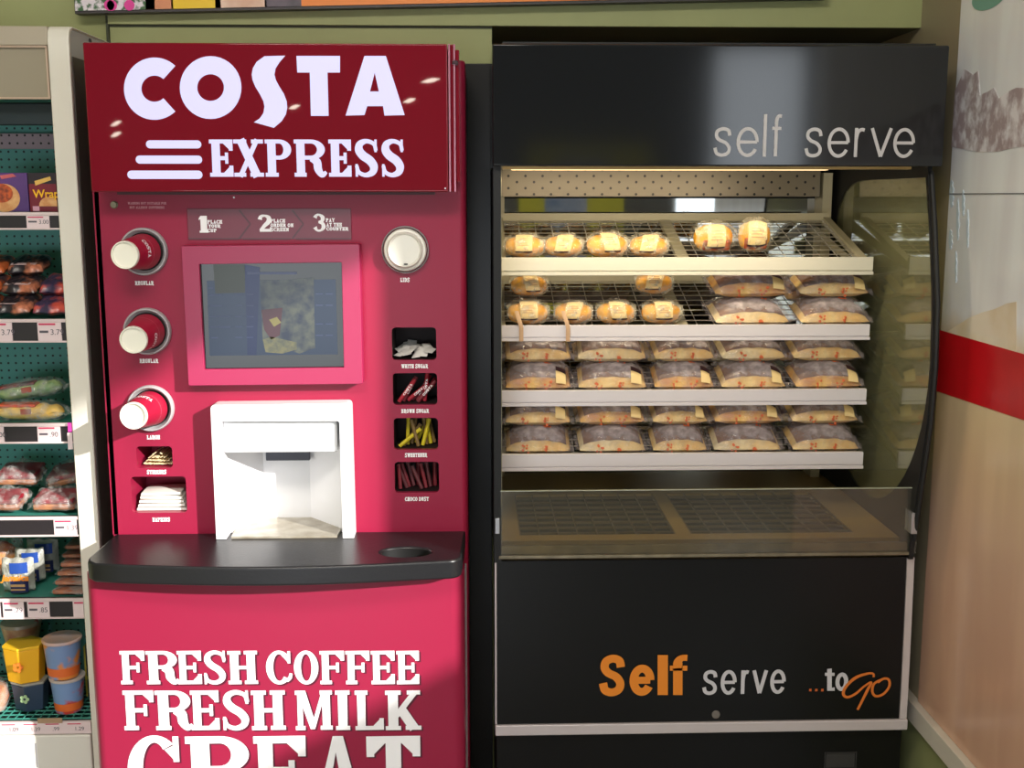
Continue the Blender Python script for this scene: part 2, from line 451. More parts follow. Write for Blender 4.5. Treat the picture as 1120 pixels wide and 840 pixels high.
def sans(ch, x0, x1, z0, z1, w):
    """thin linear lower-case letter filling the box"""
    W, H = x1 - x0 - w, z1 - z0 - w
    M = lambda p: (x0 + w / 2 + p[0] * W, z0 + w / 2 + p[1] * H)
    arc = lambda cx, cy, rx, ry, a0, a1, n=14: [M((cx + rx * math.cos(math.radians(a0 + (a1 - a0) * i / n)), cy + ry * math.sin(math.radians(a0 + (a1 - a0) * i / n)))) for i in range(n + 1)]
    if ch in 'sS':
        return strip([M(p) for p in ((.95, .74), (.86, .93), (.52, 1.0), (.16, .92), (.08, .73), (.28, .58), (.70, .46), (.93, .27), (.84, .08), (.48, 0), (.12, .07), (.0, .28))], w)
    if ch == 'e':
        return strip(arc(.5, .5, .5, .5, 0, 328, 24), w) + line(M((0, .5)), M((1, .5)), w * .9)
    if ch == 'o': return strip(arc(.5, .5, .5, .5, 0, 360, 28), w)
    if ch in 'lI': return R_((x0 + x1) / 2 - w / 2, z0, (x0 + x1) / 2 + w / 2, z1)
    if ch == 'f':
        sx = .38
        return line((M((sx, 0))[0], z0), M((sx, .84)), w) + strip([M((sx, .80)), M((sx + .06, .93)), M((sx + .25, 1.0)), M((1, 1.0))], w) + line(M((-.1, .685)), M((.98, .685)), w * .9)
    if ch == 't':
        return R_(M((.38, 0))[0] - w / 2, z0 + w * .5, M((.38, 0))[0] + w / 2, z1) + strip([M((.38, .16)), M((.45, .02)), M((1, .0))], w * .8) + line(M((-.1, .72)), M((1.0, .72)), w * .8)
    if ch == 'r':
        return line((M((0, 0))[0], z0), (M((0, 0))[0], z1), w) + strip([M((0, .62)), M((.2, .90)), M((.6, 1.0)), M((1, .98))], w)
    if ch == 'v':
        return line((x0 + w * .5, z1), ((x0 + x1) / 2, z0 + w * .2), w) + line((x1 - w * .5, z1), ((x0 + x1) / 2, z0 + w * .2), w)
    return []
def bfont(txt, size, m, name, parent, loc, rotz=0.0, bold=0.0, shear=0.0):
    """tiny print set with the built-in sans, turned into a flat mesh standing in the x-z plane"""
    c = bpy.data.curves.new(name, 'FONT'); c.body = txt; c.size = size; c.offset = bold; c.shear = shear
    t = bpy.data.objects.new('tmp', c); COL.objects.link(t)
    dg = bpy.context.evaluated_depsgraph_get()
    me = bpy.data.meshes.new_from_object(t.evaluated_get(dg))
    bpy.data.objects.remove(t); bpy.data.curves.remove(c)
    me.transform(Matrix.Rotation(rotz, 4, 'Z') @ Matrix.Rotation(PI / 2, 4, 'X'))
    off = Vector(parent['_org']) if '_org' in parent.keys() else Vector((0, 0, 0))
    me.transform(Matrix.Translation(Vector(loc) - off))
    me.materials.clear(); me.materials.append(m); me.name = name
    o = bpy.data.objects.new(name, me); COL.objects.link(o); o.parent = parent; o['_org'] = tuple(off)
    return o

# ------------------------------------------------------------------ materials
GREEN = mat('olive paint', (158, 162, 110), 0.6, rgb2=(152, 156, 106), scale=6)
RED = mat('crimson gloss plastic', (150, 30, 62), 0.34, spec=0.25)
REDH = mat('dark crimson acrylic', (122, 20, 36), 0.02, spec=0.5)
REDD = mat('lower door crimson', (150, 32, 64), 0.30, spec=0.35)
BEZ = mat('pink red bezel plastic', (164, 38, 82), 0.35)
DKRED = mat('dark maroon shadow', (70, 10, 26), 0.5)
WHITE = mat('white plastic', (235, 235, 238), 0.35)
INK = mat('white vinyl lettering', (250, 247, 250), 0.5)
LIT = mat('backlit lilac white lettering', (110, 106, 140), 0.4, emit=((218, 214, 252), 0.92))
CHARC = mat('charcoal moulded plastic', (25, 25, 28), 0.33, spec=0.5, bump=0.04, scale=180)
BLACKG = mat('black gloss steel', (13, 13, 14), 0.28, spec=0.3)
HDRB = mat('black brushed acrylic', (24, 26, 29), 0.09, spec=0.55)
BLACK = mat('matt black', (12, 12, 13), 0.6)
DARKIN = mat('dark interior', (30, 18, 20), 0.7)
CHROME = mat('brushed aluminium', (190, 190, 195), 0.28, metal=0.9)
STEELD = mat('worn steel', (150, 140, 118), 0.4, metal=0.7, rgb2=(120, 112, 94), scale=30)
CREAM = mat('cream powder coated metal', (206, 202, 186), 0.45)
ALU = mat('pale lilac aluminium trim', (200, 190, 190), 0.4, metal=0.2)
BEIGE = mat('beige enamel', (176, 168, 140), 0.5)
WALLB = mat('beige laminate', (176, 160, 128), 0.5)
TEAL = perforated('teal perforated steel', (84, 158, 154), (14, 44, 48), 0.0178, 0.0027, 0.45)
GREY = mat('grey enamel', (150, 148, 150), 0.5)
UPR = mat('off white enamel upright', (224, 218, 206), 0.35)
CANOPY = mat('warm grey canopy', (176, 164, 146), 0.4)
TEALP = mat('teal shelf enamel', (58, 138, 124), 0.45)
RAILK = mat('dark rail insert', (34, 28, 32), 0.4)
RAILP = mat('pale pink rail lip', (216, 196, 196), 0.4)
TAGP = mat('price card', (226, 206, 208), 0.6)
TAGR = mat('red price stripe', (200, 50, 90), 0.6)
TAGK = mat('grey print', (90, 84, 92), 0.6)
ORANGE = mat('orange vinyl', (226, 132, 30), 0.5)
GREYW = mat('pale grey vinyl', (200, 198, 202), 0.5)
BREAD = mat('golden bread crust', (230, 166, 30), 0.55, rgb2=(198, 116, 16), scale=18, bump=0.3, lo=.4, hi=.75)
BREAD2 = mat('pale golden bread', (236, 190, 92), 0.6, rgb2=(214, 142, 40), scale=14, bump=0.3)
DOUGH = mat('pale pastry', (248, 222, 152), 0.6, rgb2=(232, 184, 96), scale=26, bump=0.6)
DOUGH2 = mat('paler pastry', (248, 230, 180), 0.6, rgb2=(238, 200, 124), scale=20, bump=0.6)
DOUGH3 = mat('golden pastry', (244, 200, 100), 0.6, rgb2=(206, 136, 56), scale=30, bump=0.6)
CRUST = mat('baked pastry top', (150, 92, 36), 0.55, rgb2=(96, 58, 30), scale=22, bump=0.4)
LABEL = mat('cream paper label', (232, 204, 144), 0.6)
LABELK = mat('brown label print', (96, 60, 50), 0.6)
LABELD = mat('dark brown label end', (60, 34, 40), 0.5)
FILM = film('clear bakery film', (236, 228, 204), 0.06, 0.10, 1.0, 42)
FILMG = frosted_top(film('greyish printed film', (190, 178, 180), 0.42, 0.16, 0.5, 60), .034, .052, .40, 1.35)
FILMK = film('crinkled clear film', (200, 204, 200), 0.06, 0.12, 1.0, 45)
GLASS = glass('clear pane', (238, 240, 232), 0.05, 0.05)
GLASSE = glass('end pane', (206, 206, 160), 0.26, 0.10)
GLASSL = glass('low guard pane', (232, 226, 210), 0.03, 0.03)
MIRROR = mat('mirror', (150, 152, 150), 0.03, metal=1.0)
FLOORM = mat('grey vinyl floor', (150, 148, 142), 0.25, rgb2=(138, 136, 130), scale=30)
CEILM = mat('ceiling tile', (215, 213, 205), 0.8, rgb2=(208, 206, 198), scale=50)
PAPER = mat('paper white', (238, 234, 226), 0.6)

# ------------------------------------------------------------------ the room
YW = 2.76                                   # plane of the back wall behind the machines
XE = 1.06                                   # right wall (end of the bay)
YA = 3.20                                   # back of the alcove that takes the cabinet
XA = ax(538, 60, YW)                        # left jamb of the alcove
ZS = az(300, 27, YW - 0.012)                # underside of the bulkhead
ZC = 3.10
YF = -3.0                                   # shop front behind the camera
struct(MB().box(-2.6, 2.42, YF - 0.1, YA + 0.1, -0.05, 0).build('floor', FLOORM))
struct(MB().box(-2.6, 2.42, YF - 0.1, YA + 0.1, ZC, ZC + 0.05).build('ceiling', CEILM))
w = MB(); w.box(-2.6, XA, YW, YA + 0.1, 0, ZC); struct(w.build('wall_back', GREEN))
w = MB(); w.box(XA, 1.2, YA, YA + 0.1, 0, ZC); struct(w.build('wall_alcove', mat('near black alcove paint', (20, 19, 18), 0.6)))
w = MB(); w.box(-2.65, -2.6, YF - 0.1, YA + 0.1, 0, ZC); struct(w.build('wall_left', GREEN))
struct(MB().box(XE + 0.004, XE + 0.14, 1.27, YA, 0, ZC).build('wall_right', mat('brown laminate', (104, 92, 78), 0.5)))
# right shop front with the high window the sun comes through, and the glazed front behind the camera
def wall_with_hole(name, axis, k0, k1, a0, a1, z0, z1, holes, m):
    mb = MB()
    xs = sorted({a0, a1} | {h[0] for h in holes} | {h[1] for h in holes}); zs = sorted({z0, z1} | {h[2] for h in holes} | {h[3] for h in holes})
    for i in range(len(xs) - 1):
        for j in range(len(zs) - 1):
            cx, cz = (xs[i] + xs[i + 1]) / 2, (zs[j] + zs[j + 1]) / 2
            if any(h[0] < cx < h[1] and h[2] < cz < h[3] for h in holes): continue
            if axis == 'x': mb.box(k0, k1, xs[i], xs[i + 1], zs[j], zs[j + 1])
            else: mb.box(xs[i], xs[i + 1], k0, k1, zs[j], zs[j + 1])
    return struct(mb.build(name, m))
ZT, ZB = 2.92, 1.95
wall_with_hole('wall_side', 'x', 2.40, 2.46, YF - 0.1, YA + 0.1, 0, ZC, [(-2.2, 1.15, ZB, ZT)], mat('side wall paint', (196, 192, 178), 0.7))
struct(MB().box(1.2, 2.40, YA, YA + 0.1, 0, ZC).build('wall_beyond', mat('side wall paint', (196, 192, 178), 0.7)))
wall_with_hole('wall_front', 'y', YF - 0.1, YF, -2.6, 2.40, 0, ZC, [(1.60, 2.25, 0.85, 2.66), (-2.0, 0.25, 0.35, 1.55)], mat('shop front paint', (120, 116, 112), 0.7))
for n, (a0, a1, z0, z1) in enumerate([(1.60, 2.25, 0.85, 2.66), (-2.0, 0.25, 0.35, 1.55)]):
    fr = MB().ring([(a1, z1), (a0, z1), (a0, z0), (a1, z0)], [(a1 - .03, z1 - .03), (a0 + .03, z1 - .03), (a0 + .03, z0 + .03), (a1 - .03, z0 + .03)], YF - .08, YF - .03)
    if n == 1: fr.box(-0.9, -0.86, YF - .08, YF - .03, z0, z1)
    struct(fr.build('window_%d' % (n + 1), CREAM))
fr = MB().ring([(1.15, ZT), (-2.2, ZT), (-2.2, ZB), (1.15, ZB)], [(1.13, ZT - .01), (-2.18, ZT - .01), (-2.18, ZB + .01), (1.13, ZB + .01)], 2.41, 2.45, axis='x')
struct(fr.build('window_3', CREAM))

# bulkhead above: flush green fascia with an underside over the alcove
XS0, XS1 = ax(118, 24, YW - 0.012), ax(1016, 22, YW - 0.012)
struct(MB().box(XS0, XS1, YW - 0.012, YW + 0.002, ZS, ZC).build('trim_1', GREEN))
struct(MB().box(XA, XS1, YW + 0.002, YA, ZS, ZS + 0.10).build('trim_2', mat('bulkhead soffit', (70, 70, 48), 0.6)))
# groove line and bracket at the bulkhead's end
struct(MB().box(XS0 - 0.006, XA, YW - 0.003, YW + 0.0, ZS - 0.005, ZS).box(XS0 - 0.006, XS0, YW - 0.010, YW, ZS - 0.045, ZC).build('trim_3', mat('shadow gap strip', (62, 66, 48), 0.7)))
# black side cheek between the two machines
XG0, ZG = ax(505, 70, YW - 0.02), az(520, 70, YW - 0.02)
cheek = MB().box(-0.06, 0.0375, YW - 0.03, YW - .001, 0.0, ZG).build('infill_panel', BLACKG, bevel=0.002)
tag(cheek, 'tall black infill panel between the red coffee machine and the black food cabinet', 'panel')

# right wall: mural panel with red band, baseboard
YM0, YM1 = 1.275, atX(1046, 180, XE)[0]
def zX(px, py): return atX(px, py, XE)[1]
def yX(px, py): return atX(px, py, XE)[0]
MZ0, MZ1 = zX(996, 752), 2.75
def mural_mat():
    m, nt, p = new_mat('printed mural')
    N = nt.nodes.new; L = nt.links.new
    tc = N('ShaderNodeTexCoord'); sp = N('ShaderNodeSeparateXYZ'); L(tc.outputs['Object'], sp.inputs[0])
    base = 0.30
    zmin = base
    def zn(z): return (z - zmin) / 2.8
    mr = N('ShaderNodeMath'); mr.operation = 'DIVIDE'; mr.inputs[1].default_value = 2.8
    L(sp.outputs['Z'], mr.inputs[0])
    wz = N('ShaderNodeTexNoise'); wz.inputs['Scale'].default_value = 5; wz.inputs['Detail'].default_value = 3
    mp = N('ShaderNodeMapping'); mp.inputs['Scale'].default_value = (1, 2.4, 0.5); L(tc.outputs['Object'], mp.inputs[0]); L(mp.outputs[0], wz.inputs['Vector'])
    ad = N('ShaderNodeMath'); ad.operation = 'MULTIPLY_ADD'; ad.inputs[1].default_value = 0.035; L(wz.outputs['Fac'], ad.inputs[0]); L(mr.outputs[0], ad.inputs[2])
    cr = N('ShaderNodeValToRGB'); L(ad.outputs[0], cr.inputs[0])
    q_ = lambda y: min(.99, max(.01, (zX(1080, y) - MZ0) / 2.8 + .017))
    stops = [(0.0, (218, 174, 146)), (q_(700), (222, 178, 152)), (q_(600), (226, 188, 162)), (q_(520), (228, 196, 162)), (q_(420), (228, 208, 170)),
             (q_(372), (236, 224, 204)), (q_(345), (246, 248, 253)), (q_(200), (248, 250, 254)), (1.0, (246, 250, 252))]
    e = cr.color_ramp.elements
    e[0].position = 0; e[0].color = lin(*stops[0][1]); e[1].position = 1; e[1].color = lin(*stops[-1][1])
    for q, c in stops[1:-1]:
        k = e.new(q); k.color = lin(*c)
    # faint pink and grey upright smears in the printed picture
    nz = N('ShaderNodeTexNoise'); nz.inputs['Scale'].default_value = 7
    m2 = N('ShaderNodeMapping'); m2.inputs['Scale'].default_value = (1, 1.6, 0.25); L(tc.outputs['Object'], m2.inputs[0]); L(m2.outputs[0], nz.inputs['Vector'])
    r2 = N('ShaderNodeValToRGB'); r2.color_ramp.elements[0].position = .42; r2.color_ramp.elements[0].color = (0.78, 0.72, 0.74, 1); r2.color_ramp.elements[1].position = .62; r2.color_ramp.elements[1].color = (1, 1, 1, 1)
    L(nz.outputs['Fac'], r2.inputs[0])
    mx = N('ShaderNodeMixRGB'); mx.blend_type = 'MULTIPLY'; mx.inputs[0].default_value = 0.35
    L(cr.outputs[0], mx.inputs[1]); L(r2.outputs[0], mx.inputs[2]); L(mx.outputs[0], p.inputs['Base Color'])
    p.inputs['Roughness'].default_value = 0.22
    return m
MZ0, MZ1 = zX(996, 752), 2.75
mur = thing('mural_panel', 'tall printed mural panel with red band and pale castle rock on the right wall', 'mural', (XE, (YM0 + YM1) / 2, MZ0))
mp_ = MB().box(XE - 0.012, XE + 0.003, YM0, YM1, MZ0, MZ1).build('printed_sheet', mural_mat(), mur, bevel=0.001)
# red band, a little askew as printed
r0, r1 = zX(1038, 362), zX(1036, 430)
rr0, rr1 = zX(1119, 385), zX(1119, 457); yb = yX(1119, 420)
sl0, sl1 = (rr0 - r0) / (yb - YM1), (rr1 - r1) / (yb - YM1)
xx = XE - 0.0135
MB().prism([(YM1 + .004, r0), (YM1 + .004, r1), (YM0, r1 + sl1 * (YM0 - YM1)), (YM0, r0 + sl0 * (YM0 - YM1))], xx, xx + .001, axis='x').build('red_band', mat('red printed band', (206, 12, 34), 0.3, rgb2=(196, 8, 28), scale=14), mur)
# rock picture: a broken-edged mass with a curved foot
rk = []
zt = [zX(1050, 100), zX(1060, 76), zX(1070, 82), zX(1075, 78), zX(1079, 104), zX(1088, 100), zX(1094, 96), zX(1100, 108), zX(1110, 100), zX(1119, 96)]
ys = [YM1] + [yX(px, 100) for px in (1060, 1070, 1075, 1079, 1088, 1094, 1100, 1110, 1119)]
top = list(zip(ys, zt)) + [(yX(1119, 100) - .25, zt[-1] - .03), (YM0, zt[-1] - .05)]
bot = [(YM0, zX(1119, 160)), (yX(1119, 160), zX(1119, 161)), (yX(1098, 166), zX(1098, 166)), (yX(1075, 166), zX(1075, 166)), (YM1, zX(1052, 160))]
MB().prism(top + bot, xx, xx + .001, axis='x').build('rock_picture', mat('printed rock', (176, 158, 162), 0.35, rgb2=(236, 232, 238), scale=34, stretch=(1, 1.2, 1.0), lo=.42, hi=.66), mur)
def disc_yz(mb, cy, cz, ry, rz, x, n=32):
    mb.prism([(cy + ry * math.cos(2 * PI * i / n), cz + rz * math.sin(2 * PI * i / n)) for i in range(n)], x, x + .001, axis='x')
cy_, cz_ = yX(1089, 0), zX(1089, 0)
d_ = MB(); disc_yz(d_, cy_, cz_ + .01, abs(yX(1070, 0) - cy_), .028, xx); d_.build('green_spot', mat('printed green', (120, 176, 162), 0.3), mur)
d_ = MB(); d_.box(xx, xx + .0012, YM0, YM1, zX(1080, 212) - .0012, zX(1080, 212) + .0012); d_.build('panel_joint', mat('joint grey', (120, 122, 130), 0.5), mur)
sk = MB()
for a, (px, py, ry, rz) in enumerate(((1047, 212, .010, .030), (1054, 240, .006, .045), (1046, 262, .009, .022), (1060, 222, .005, .028), (1052, 292, .004, .034), (1065, 250, .004, .040))):
    c_ = atX(px, py, XE)
    sk.prism([(c_[0] + ry * math.cos(2 * PI * i / 20) * (1 + .35 * math.sin(3 * i)) + .15 * rz * math.sin(2 * PI * i / 20), c_[1] + rz * math.sin(2 * PI * i / 20)) for i in range(20)], xx - .00004 * a, xx + .0012, axis='x')
hl = [atX(*q, XE) for q in ((1037, 366), (1050, 358), (1066, 348), (1080, 342), (1095, 338), (1108, 332), (1119, 330), (1119, 400), (1037, 380))]
MB().prism(hl, xx + .0002, xx + .0008, axis='x').build('sand_hill_picture', mat('printed sand', (228, 208, 176), .35, rgb2=(240, 228, 212), scale=9), mur)
sk.build('blue_sketch', mat('printed pale blue', (206, 220, 232), 0.5), mur)
# edge strip left of the mural (running back into the bay)
struct(MB().box(XE - 0.006, XE + 0.004, YM1 + .004, YA, 0.0, ZC).build('trim_4', mat('aged beige edge board', (158, 146, 120), 0.5)))
zbb = zX(998, 752)
struct(MB().box(XE - 0.03, XE + 0.004, 1.27, YM1 + .15, zbb - 0.055, zbb - 0.006).build('baseboard_right', mat('white skirting', (212, 204, 190), 0.4), bevel=.002))
struct(MB().box(XE - 0.008, XE + 0.004, 1.27, YM1 + .15, 0, zbb - 0.055).build('trim_5', GREEN))

# posters above
YP = YW - 0.05
def poster():
    root = thing('poster_board', 'wide poster board with flowers, yellow shirt and orange field above the red machine', 'poster', ((ax(80, 10, YP) + ax(905, 2, YP)) / 2, YP, az(300, 8, YP)))
    A = lambda x, y: at(x, y, YP)
    bl, bm_, br = A(82, 15), A(330, 9), A(905, -2)
    H = 0.35
    MB().prism([bl, br, (br[0], br[1] + H), (bl[0], bl[1] + H)], YP, YP + .03).build('board', mat('poster dark edge', (54, 48, 50), 0.5), root)
    e = .003
    lift = lambda p, d: (p[0], p[1] + d)
    def patch(name, x0, x1, m, z0=0.006, z1=H):
        f = lambda x: at(x, 15 + (x - 82) * (-17 / 823.), YP)
        a, b = f(x0), f(x1)
        MB().prism([lift(a, z0), lift(b, z0), lift(b, z1), lift(a, z1)], YP - e, YP).build(name, m, root)
    mf = mat('printed flowers', (60, 100, 60), 0.4, rgb2=(224, 214, 222), scale=60, lo=.42, hi=.52)
    patch('flower_picture', 83, 170, mf)
    patch('skin_picture', 160, 190, mat('printed skin', (214, 140, 100), 0.4))
    patch('yellow_shirt_picture', 188, 242, mat('printed yellow', (236, 196, 30), 0.4))
    patch('arm_picture', 236, 292, mat('printed pale skin', (232, 200, 180), 0.4, rgb2=(214, 170, 146), scale=20))
    patch('dark_picture', 290, 330, mat('printed dusk', (92, 78, 92), 0.4, rgb2=(60, 50, 64), scale=20))
    patch('orange_field', 330, 904, mat('printed orange', (232, 128, 24), 0.4))
    pk = MB()
    for x in (120, 123, 142):
        c = at(x, 6, YP); pk.lathe([(0, .012), (.001, .011)], (c[0], YP - e - .001, c[1]), (0, 1, 0), 10)
    pk.build('pink_petals', mat('printed pink', (222, 60, 150), 0.4), root)
poster()

# ------------------------------------------------------------------ coffee machine
YC, YH, YD = 2.40, 2.32, 2.25
cm = thing('coffee_machine', 'tall crimson self-service coffee machine with lit white sign and touch screen', 'coffee machine', (-0.41, 2.5, 0))
XL, XR = -0.790, -0.032
ZTOP = 1.935
P_ = lambda x, y: at(x, y, YC)
ZWT = az(300, 583, YC)                       # worktop height at the face
# face panel with openings
LH = [(429, 477, 358, 394), (430, 478, 408, 443), (431, 479, 457, 492), (432, 480, 505, 539)]
SH = [(150, 188, 488, 512), (145, 203, 521, 561)]
holes = []
for x0, x1, y0, y1 in LH + SH:
    a, b = P_(x0, y1), P_(x1, y0); holes.append((a[0], b[0], a[1], b[1]))
dq = [P_(385, 441), P_(229, 443), P_(236, 580), P_(388, 577)]
hx0, hx1 = P_(238, 500)[0], P_(378, 500)[0]
hz0, hz1 = ZWT, P_(300, 452)[1]
allh = holes + [(hx0, hx1, hz0, hz1)]
fp = MB()
xs = sorted({XL, XR} | {h[0] for h in allh} | {h[1] for h in allh}); ZF0 = ZWT
ZF1 = az(300, 208, YC) + 0.03
zs = sorted({ZF0, ZF1} | {h[2] for h in allh} | {h[3] for h in allh})
for i in range(len(xs) - 1):
    j = 0
    while j < len(zs) - 1:
        cx = (xs[i] + xs[i + 1]) / 2
        inh = lambda z: any(h[0] < cx < h[1] and h[2] < z < h[3] for h in allh)
        if inh((zs[j] + zs[j + 1]) / 2): j += 1; continue
        k = j
        while k < len(zs) - 1 and not inh((zs[k] + zs[k + 1]) / 2): k += 1
        fp.box(xs[i], xs[i + 1], YC, YC + .012, zs[j], zs[k]); j = k
for h in holes:                                    # rounded corners of the openings
    r = .008
    for cx, cz, sx, sz in ((h[0], h[2], 1, 1), (h[1], h[2], -1, 1), (h[0], h[3], 1, -1), (h[1], h[3], -1, -1)):
        pts = [(cx, cz)] + [(cx + sx * r * (1 - math.sin(math.radians(a))), cz + sz * r * (1 - math.cos(math.radians(a)))) for a in range(0, 91, 15)]
        fp.prism(pts, YC, YC + .012)
fp.build('front_panel', RED, cm)
# carcass
b = MB()
b.box(XL, XR, YC + .14, YW - .035, 0.05, ZTOP)
b.box(XL, XL + .015, YC + .0, YC + .14, ZWT - .04, ZTOP - .01)
b.box(XR, XR + .0, YC + .012, YC + .14, ZWT - .04, ZTOP - .01)
b.build('carcass', RED, cm, bevel=.003)
sd = MB()
n = 8                                                   # rounded right-hand cheek
prof = [(XR - .002, YC + .012)] + [(XR + .012 * math.sin(i / n * PI / 2), YC + .012 - .0 + .03 * (1 - math.cos(i / n * PI / 2)) - .012) for i in range(n + 1)] + [(XR + .012, YW - .035), (XR - .002, YW - .035)]
sd.prism(prof, 0.05, ZTOP - .01, axis='z'); sd.build('side_cheek', RED, cm, angle=30)
# compartments (dark liners)
for i, h in enumerate(holes):
    q = MB(); d = .11; t = .003
    x0, x1, z0, z1 = h
    q.box(x0 - t, x0, YC + .012, YC + d, z0 - t, z1 + t).box(x1, x1 + t, YC + .012, YC + d, z0 - t, z1 + t)
    q.box(x0 - t, x1 + t, YC + d, YC + d + t, z0 - t, z1 + t).box(x0, x1, YC + .012, YC + d, z0 - t, z0).box(x0, x1, YC + .012, YC + d, z1, z1 + t)
    q.build('compartment', DARKIN if i < 4 else RED, cm)
# header box
hx0_, hx1_ = ax(95, 130, YH), ax(490, 130, YH)
hz0_, hz1_ = az(300, 210, YH), az(300, 47, YH)
MB().box(hx0_, hx1_, YH, YC + .10, hz0_, hz1_).build('header', REDH, cm, bevel=.003)
tr = MB().box(hx1_ + .001, hx1_ + .005, YH + .002, YC + .1, hz0_, hz1_).box(hx1_ + .011, hx1_ + .015, YH + .006, YC + .1, hz0_ + .0, hz1_)
tr.build('header_edge_trim', mat('pale pink metal trim', (196, 130, 150), 0.25, metal=.6), cm, bevel=.001)
MB().box(hx1_ + .005, hx1_ + .011, YH + .010, YC + .1, hz0_, hz1_).box(hx1_ + .015, hx1_ + .023, YH + .014, YC + .1, hz0_ + .02, hz1_ - .01).build('header_cheek', REDH, cm, bevel=.001)
MB().box(hx1_ + .009, hx1_ + .021, YH + .002, YH + .02, az(495, 70, YH), az(495, 66, YH)).build('hinge', mat('dark hinge', (44, 14, 24), .3), cm, bevel=.001)
MB().lathe([(0, .0018), (.004, .0018)], (ax(487, 206, YH), YH - .002, az(487, 206, YH)), (0, 1, 0), 10).build('screw', CHROME, cm)
MB().box(hx0_ + .03, hx1_ - .03, YC - .012, YC, az(300, 213, YC) - .0, az(300, 210, YC) + .03).build('painted_shadow_strip', DKRED, cm)  # dark strip paints the shadow beneath the overhanging header

def crop(pts, ox, oy, s, Y): return [at(ox + x / s, oy + y / s, Y) for x, y in pts]
yl = YH - .0012
lo = MB(); s7 = 1120 / 340.
def c7(x, y): return at(120 + x / s7, 50 + y / s7, YH)
def ringpx(cx, cy, ro, ri, a0, a1, n=40, ry=1.02):
    out = []
    for i in range(n):
        a, b_ = math.radians(a0 + (a1 - a0) * i / n), math.radians(a0 + (a1 - a0) * (i + 1) / n)
        out.append([c7(cx + ro * math.cos(a), cy - ry * ro * math.sin(a)), c7(cx + ro * math.cos(b_), cy - ry * ro * math.sin(b_)),
                    c7(cx + ri * math.cos(b_), cy - ri * math.sin(b_)), c7(cx + ri * math.cos(a), cy - ri * math.sin(a))])
    return out
lo.flat(ringpx(162, 155, 110, 47, 47, 313), yl); lo.flat(ringpx(364, 151, 111, 48, 0, 360), yl)
S = [(558, 38), (633, 36), (612, 60), (598, 82), (594, 104), (599, 124), (612, 148), (628, 174), (638, 200), (640, 224), (635, 248), (620, 272), (592, 296), (520, 276), (541, 262), (554, 243), (558, 220), (554, 200), (542, 176), (525, 148), (515, 124), (512, 104), (516, 82), (530, 58)]
lo.quad([(p[0], yl, p[1]) for p in (c7(*q) for q in S)])
for q in ([(673, 37), (830, 37), (830, 97), (676, 97)], [(721, 97), (785, 97), (789, 253), (725, 253)],
          [(918, 37), (955, 37), (955, 98), (938, 165), (928, 218), (918, 250), (850, 252)], [(955, 37), (995, 37), (1063, 250), (990, 252), (985, 218), (970, 165), (955, 98)],
          [(938, 165), (970, 165), (985, 218), (928, 218)]):
    lo.flat([[c7(*p) for p in q]], yl)
lo.build('sign_lettering', LIT, cm)
lb = MB()
for x0, x1, y0, y1 in ((132, 330, 341, 370), (95, 333, 396, 425), (65, 334, 450, 480)):
    a, b_ = c7(x0, y1), c7(x1, y0); lb.flat([rrect(a[0], b_[0], a[1], b_[1], (b_[1] - a[1]) / 2.02)], yl)
lb.build('sign_stripes', LIT, cm)
le = MB()
for ch, x0, x1 in (('E', 360, 445), ('X', 447, 555), ('P', 560, 660), ('R', 664, 782), ('E', 788, 872), ('S', 880, 970), ('S', 976, 1064)):
    a, b_ = c7(x0 + 3, 472), c7(x1 - 3, 338)
    W, H = b_[0] - a[0], b_[1] - a[1]
    le.flat(shift(slab(ch, W, H, .0165, .0078), a[0], a[1]), yl)
le.build('sign_lettering', LIT, cm)

def ptext(txt, x0, x1, y0, y1, Y, parent=cm, m=INK, st=.30, tt=.15, name='lettering', off=.0012, gap=.08):
    a, b_ = at(x0, y1, Y), at(x1, y0, Y)
    return MB().flat(slab_text(txt, a[0], b_[0], a[1], b_[1], st, tt, gap), Y - off).build(name, m, parent)
ptext('WARNING NOT SUITABLE FOR', 140, 182, 221, 223.6, YC, m=mat('pink print', (214, 150, 160), .6)); ptext('NUT ALLERGY SUFFERERS', 142, 180, 225.6, 228.2, YC, m=MATS['pink print'])
for t_, x0, x1, y in (('REGULAR', 148, 168, 309.5), ('REGULAR', 153, 173, 394.5), ('LARGE', 161, 175, 478), ('STIRRERS', 161, 182, 516), ('NAPKINS', 167, 186, 568), ('LIDS', 438, 448, 306),
                      ('WHITE SUGAR', 439, 468, 400.3), ('BROWN SUGAR', 439, 469, 449.3), ('SWEETENER', 443, 467, 497.5), ('CHOCO DUST', 443, 469, 545.5)):
    ptext(t_, x0, x1, y - 2.2, y + 2.4, YC, tt=.2, st=.34)
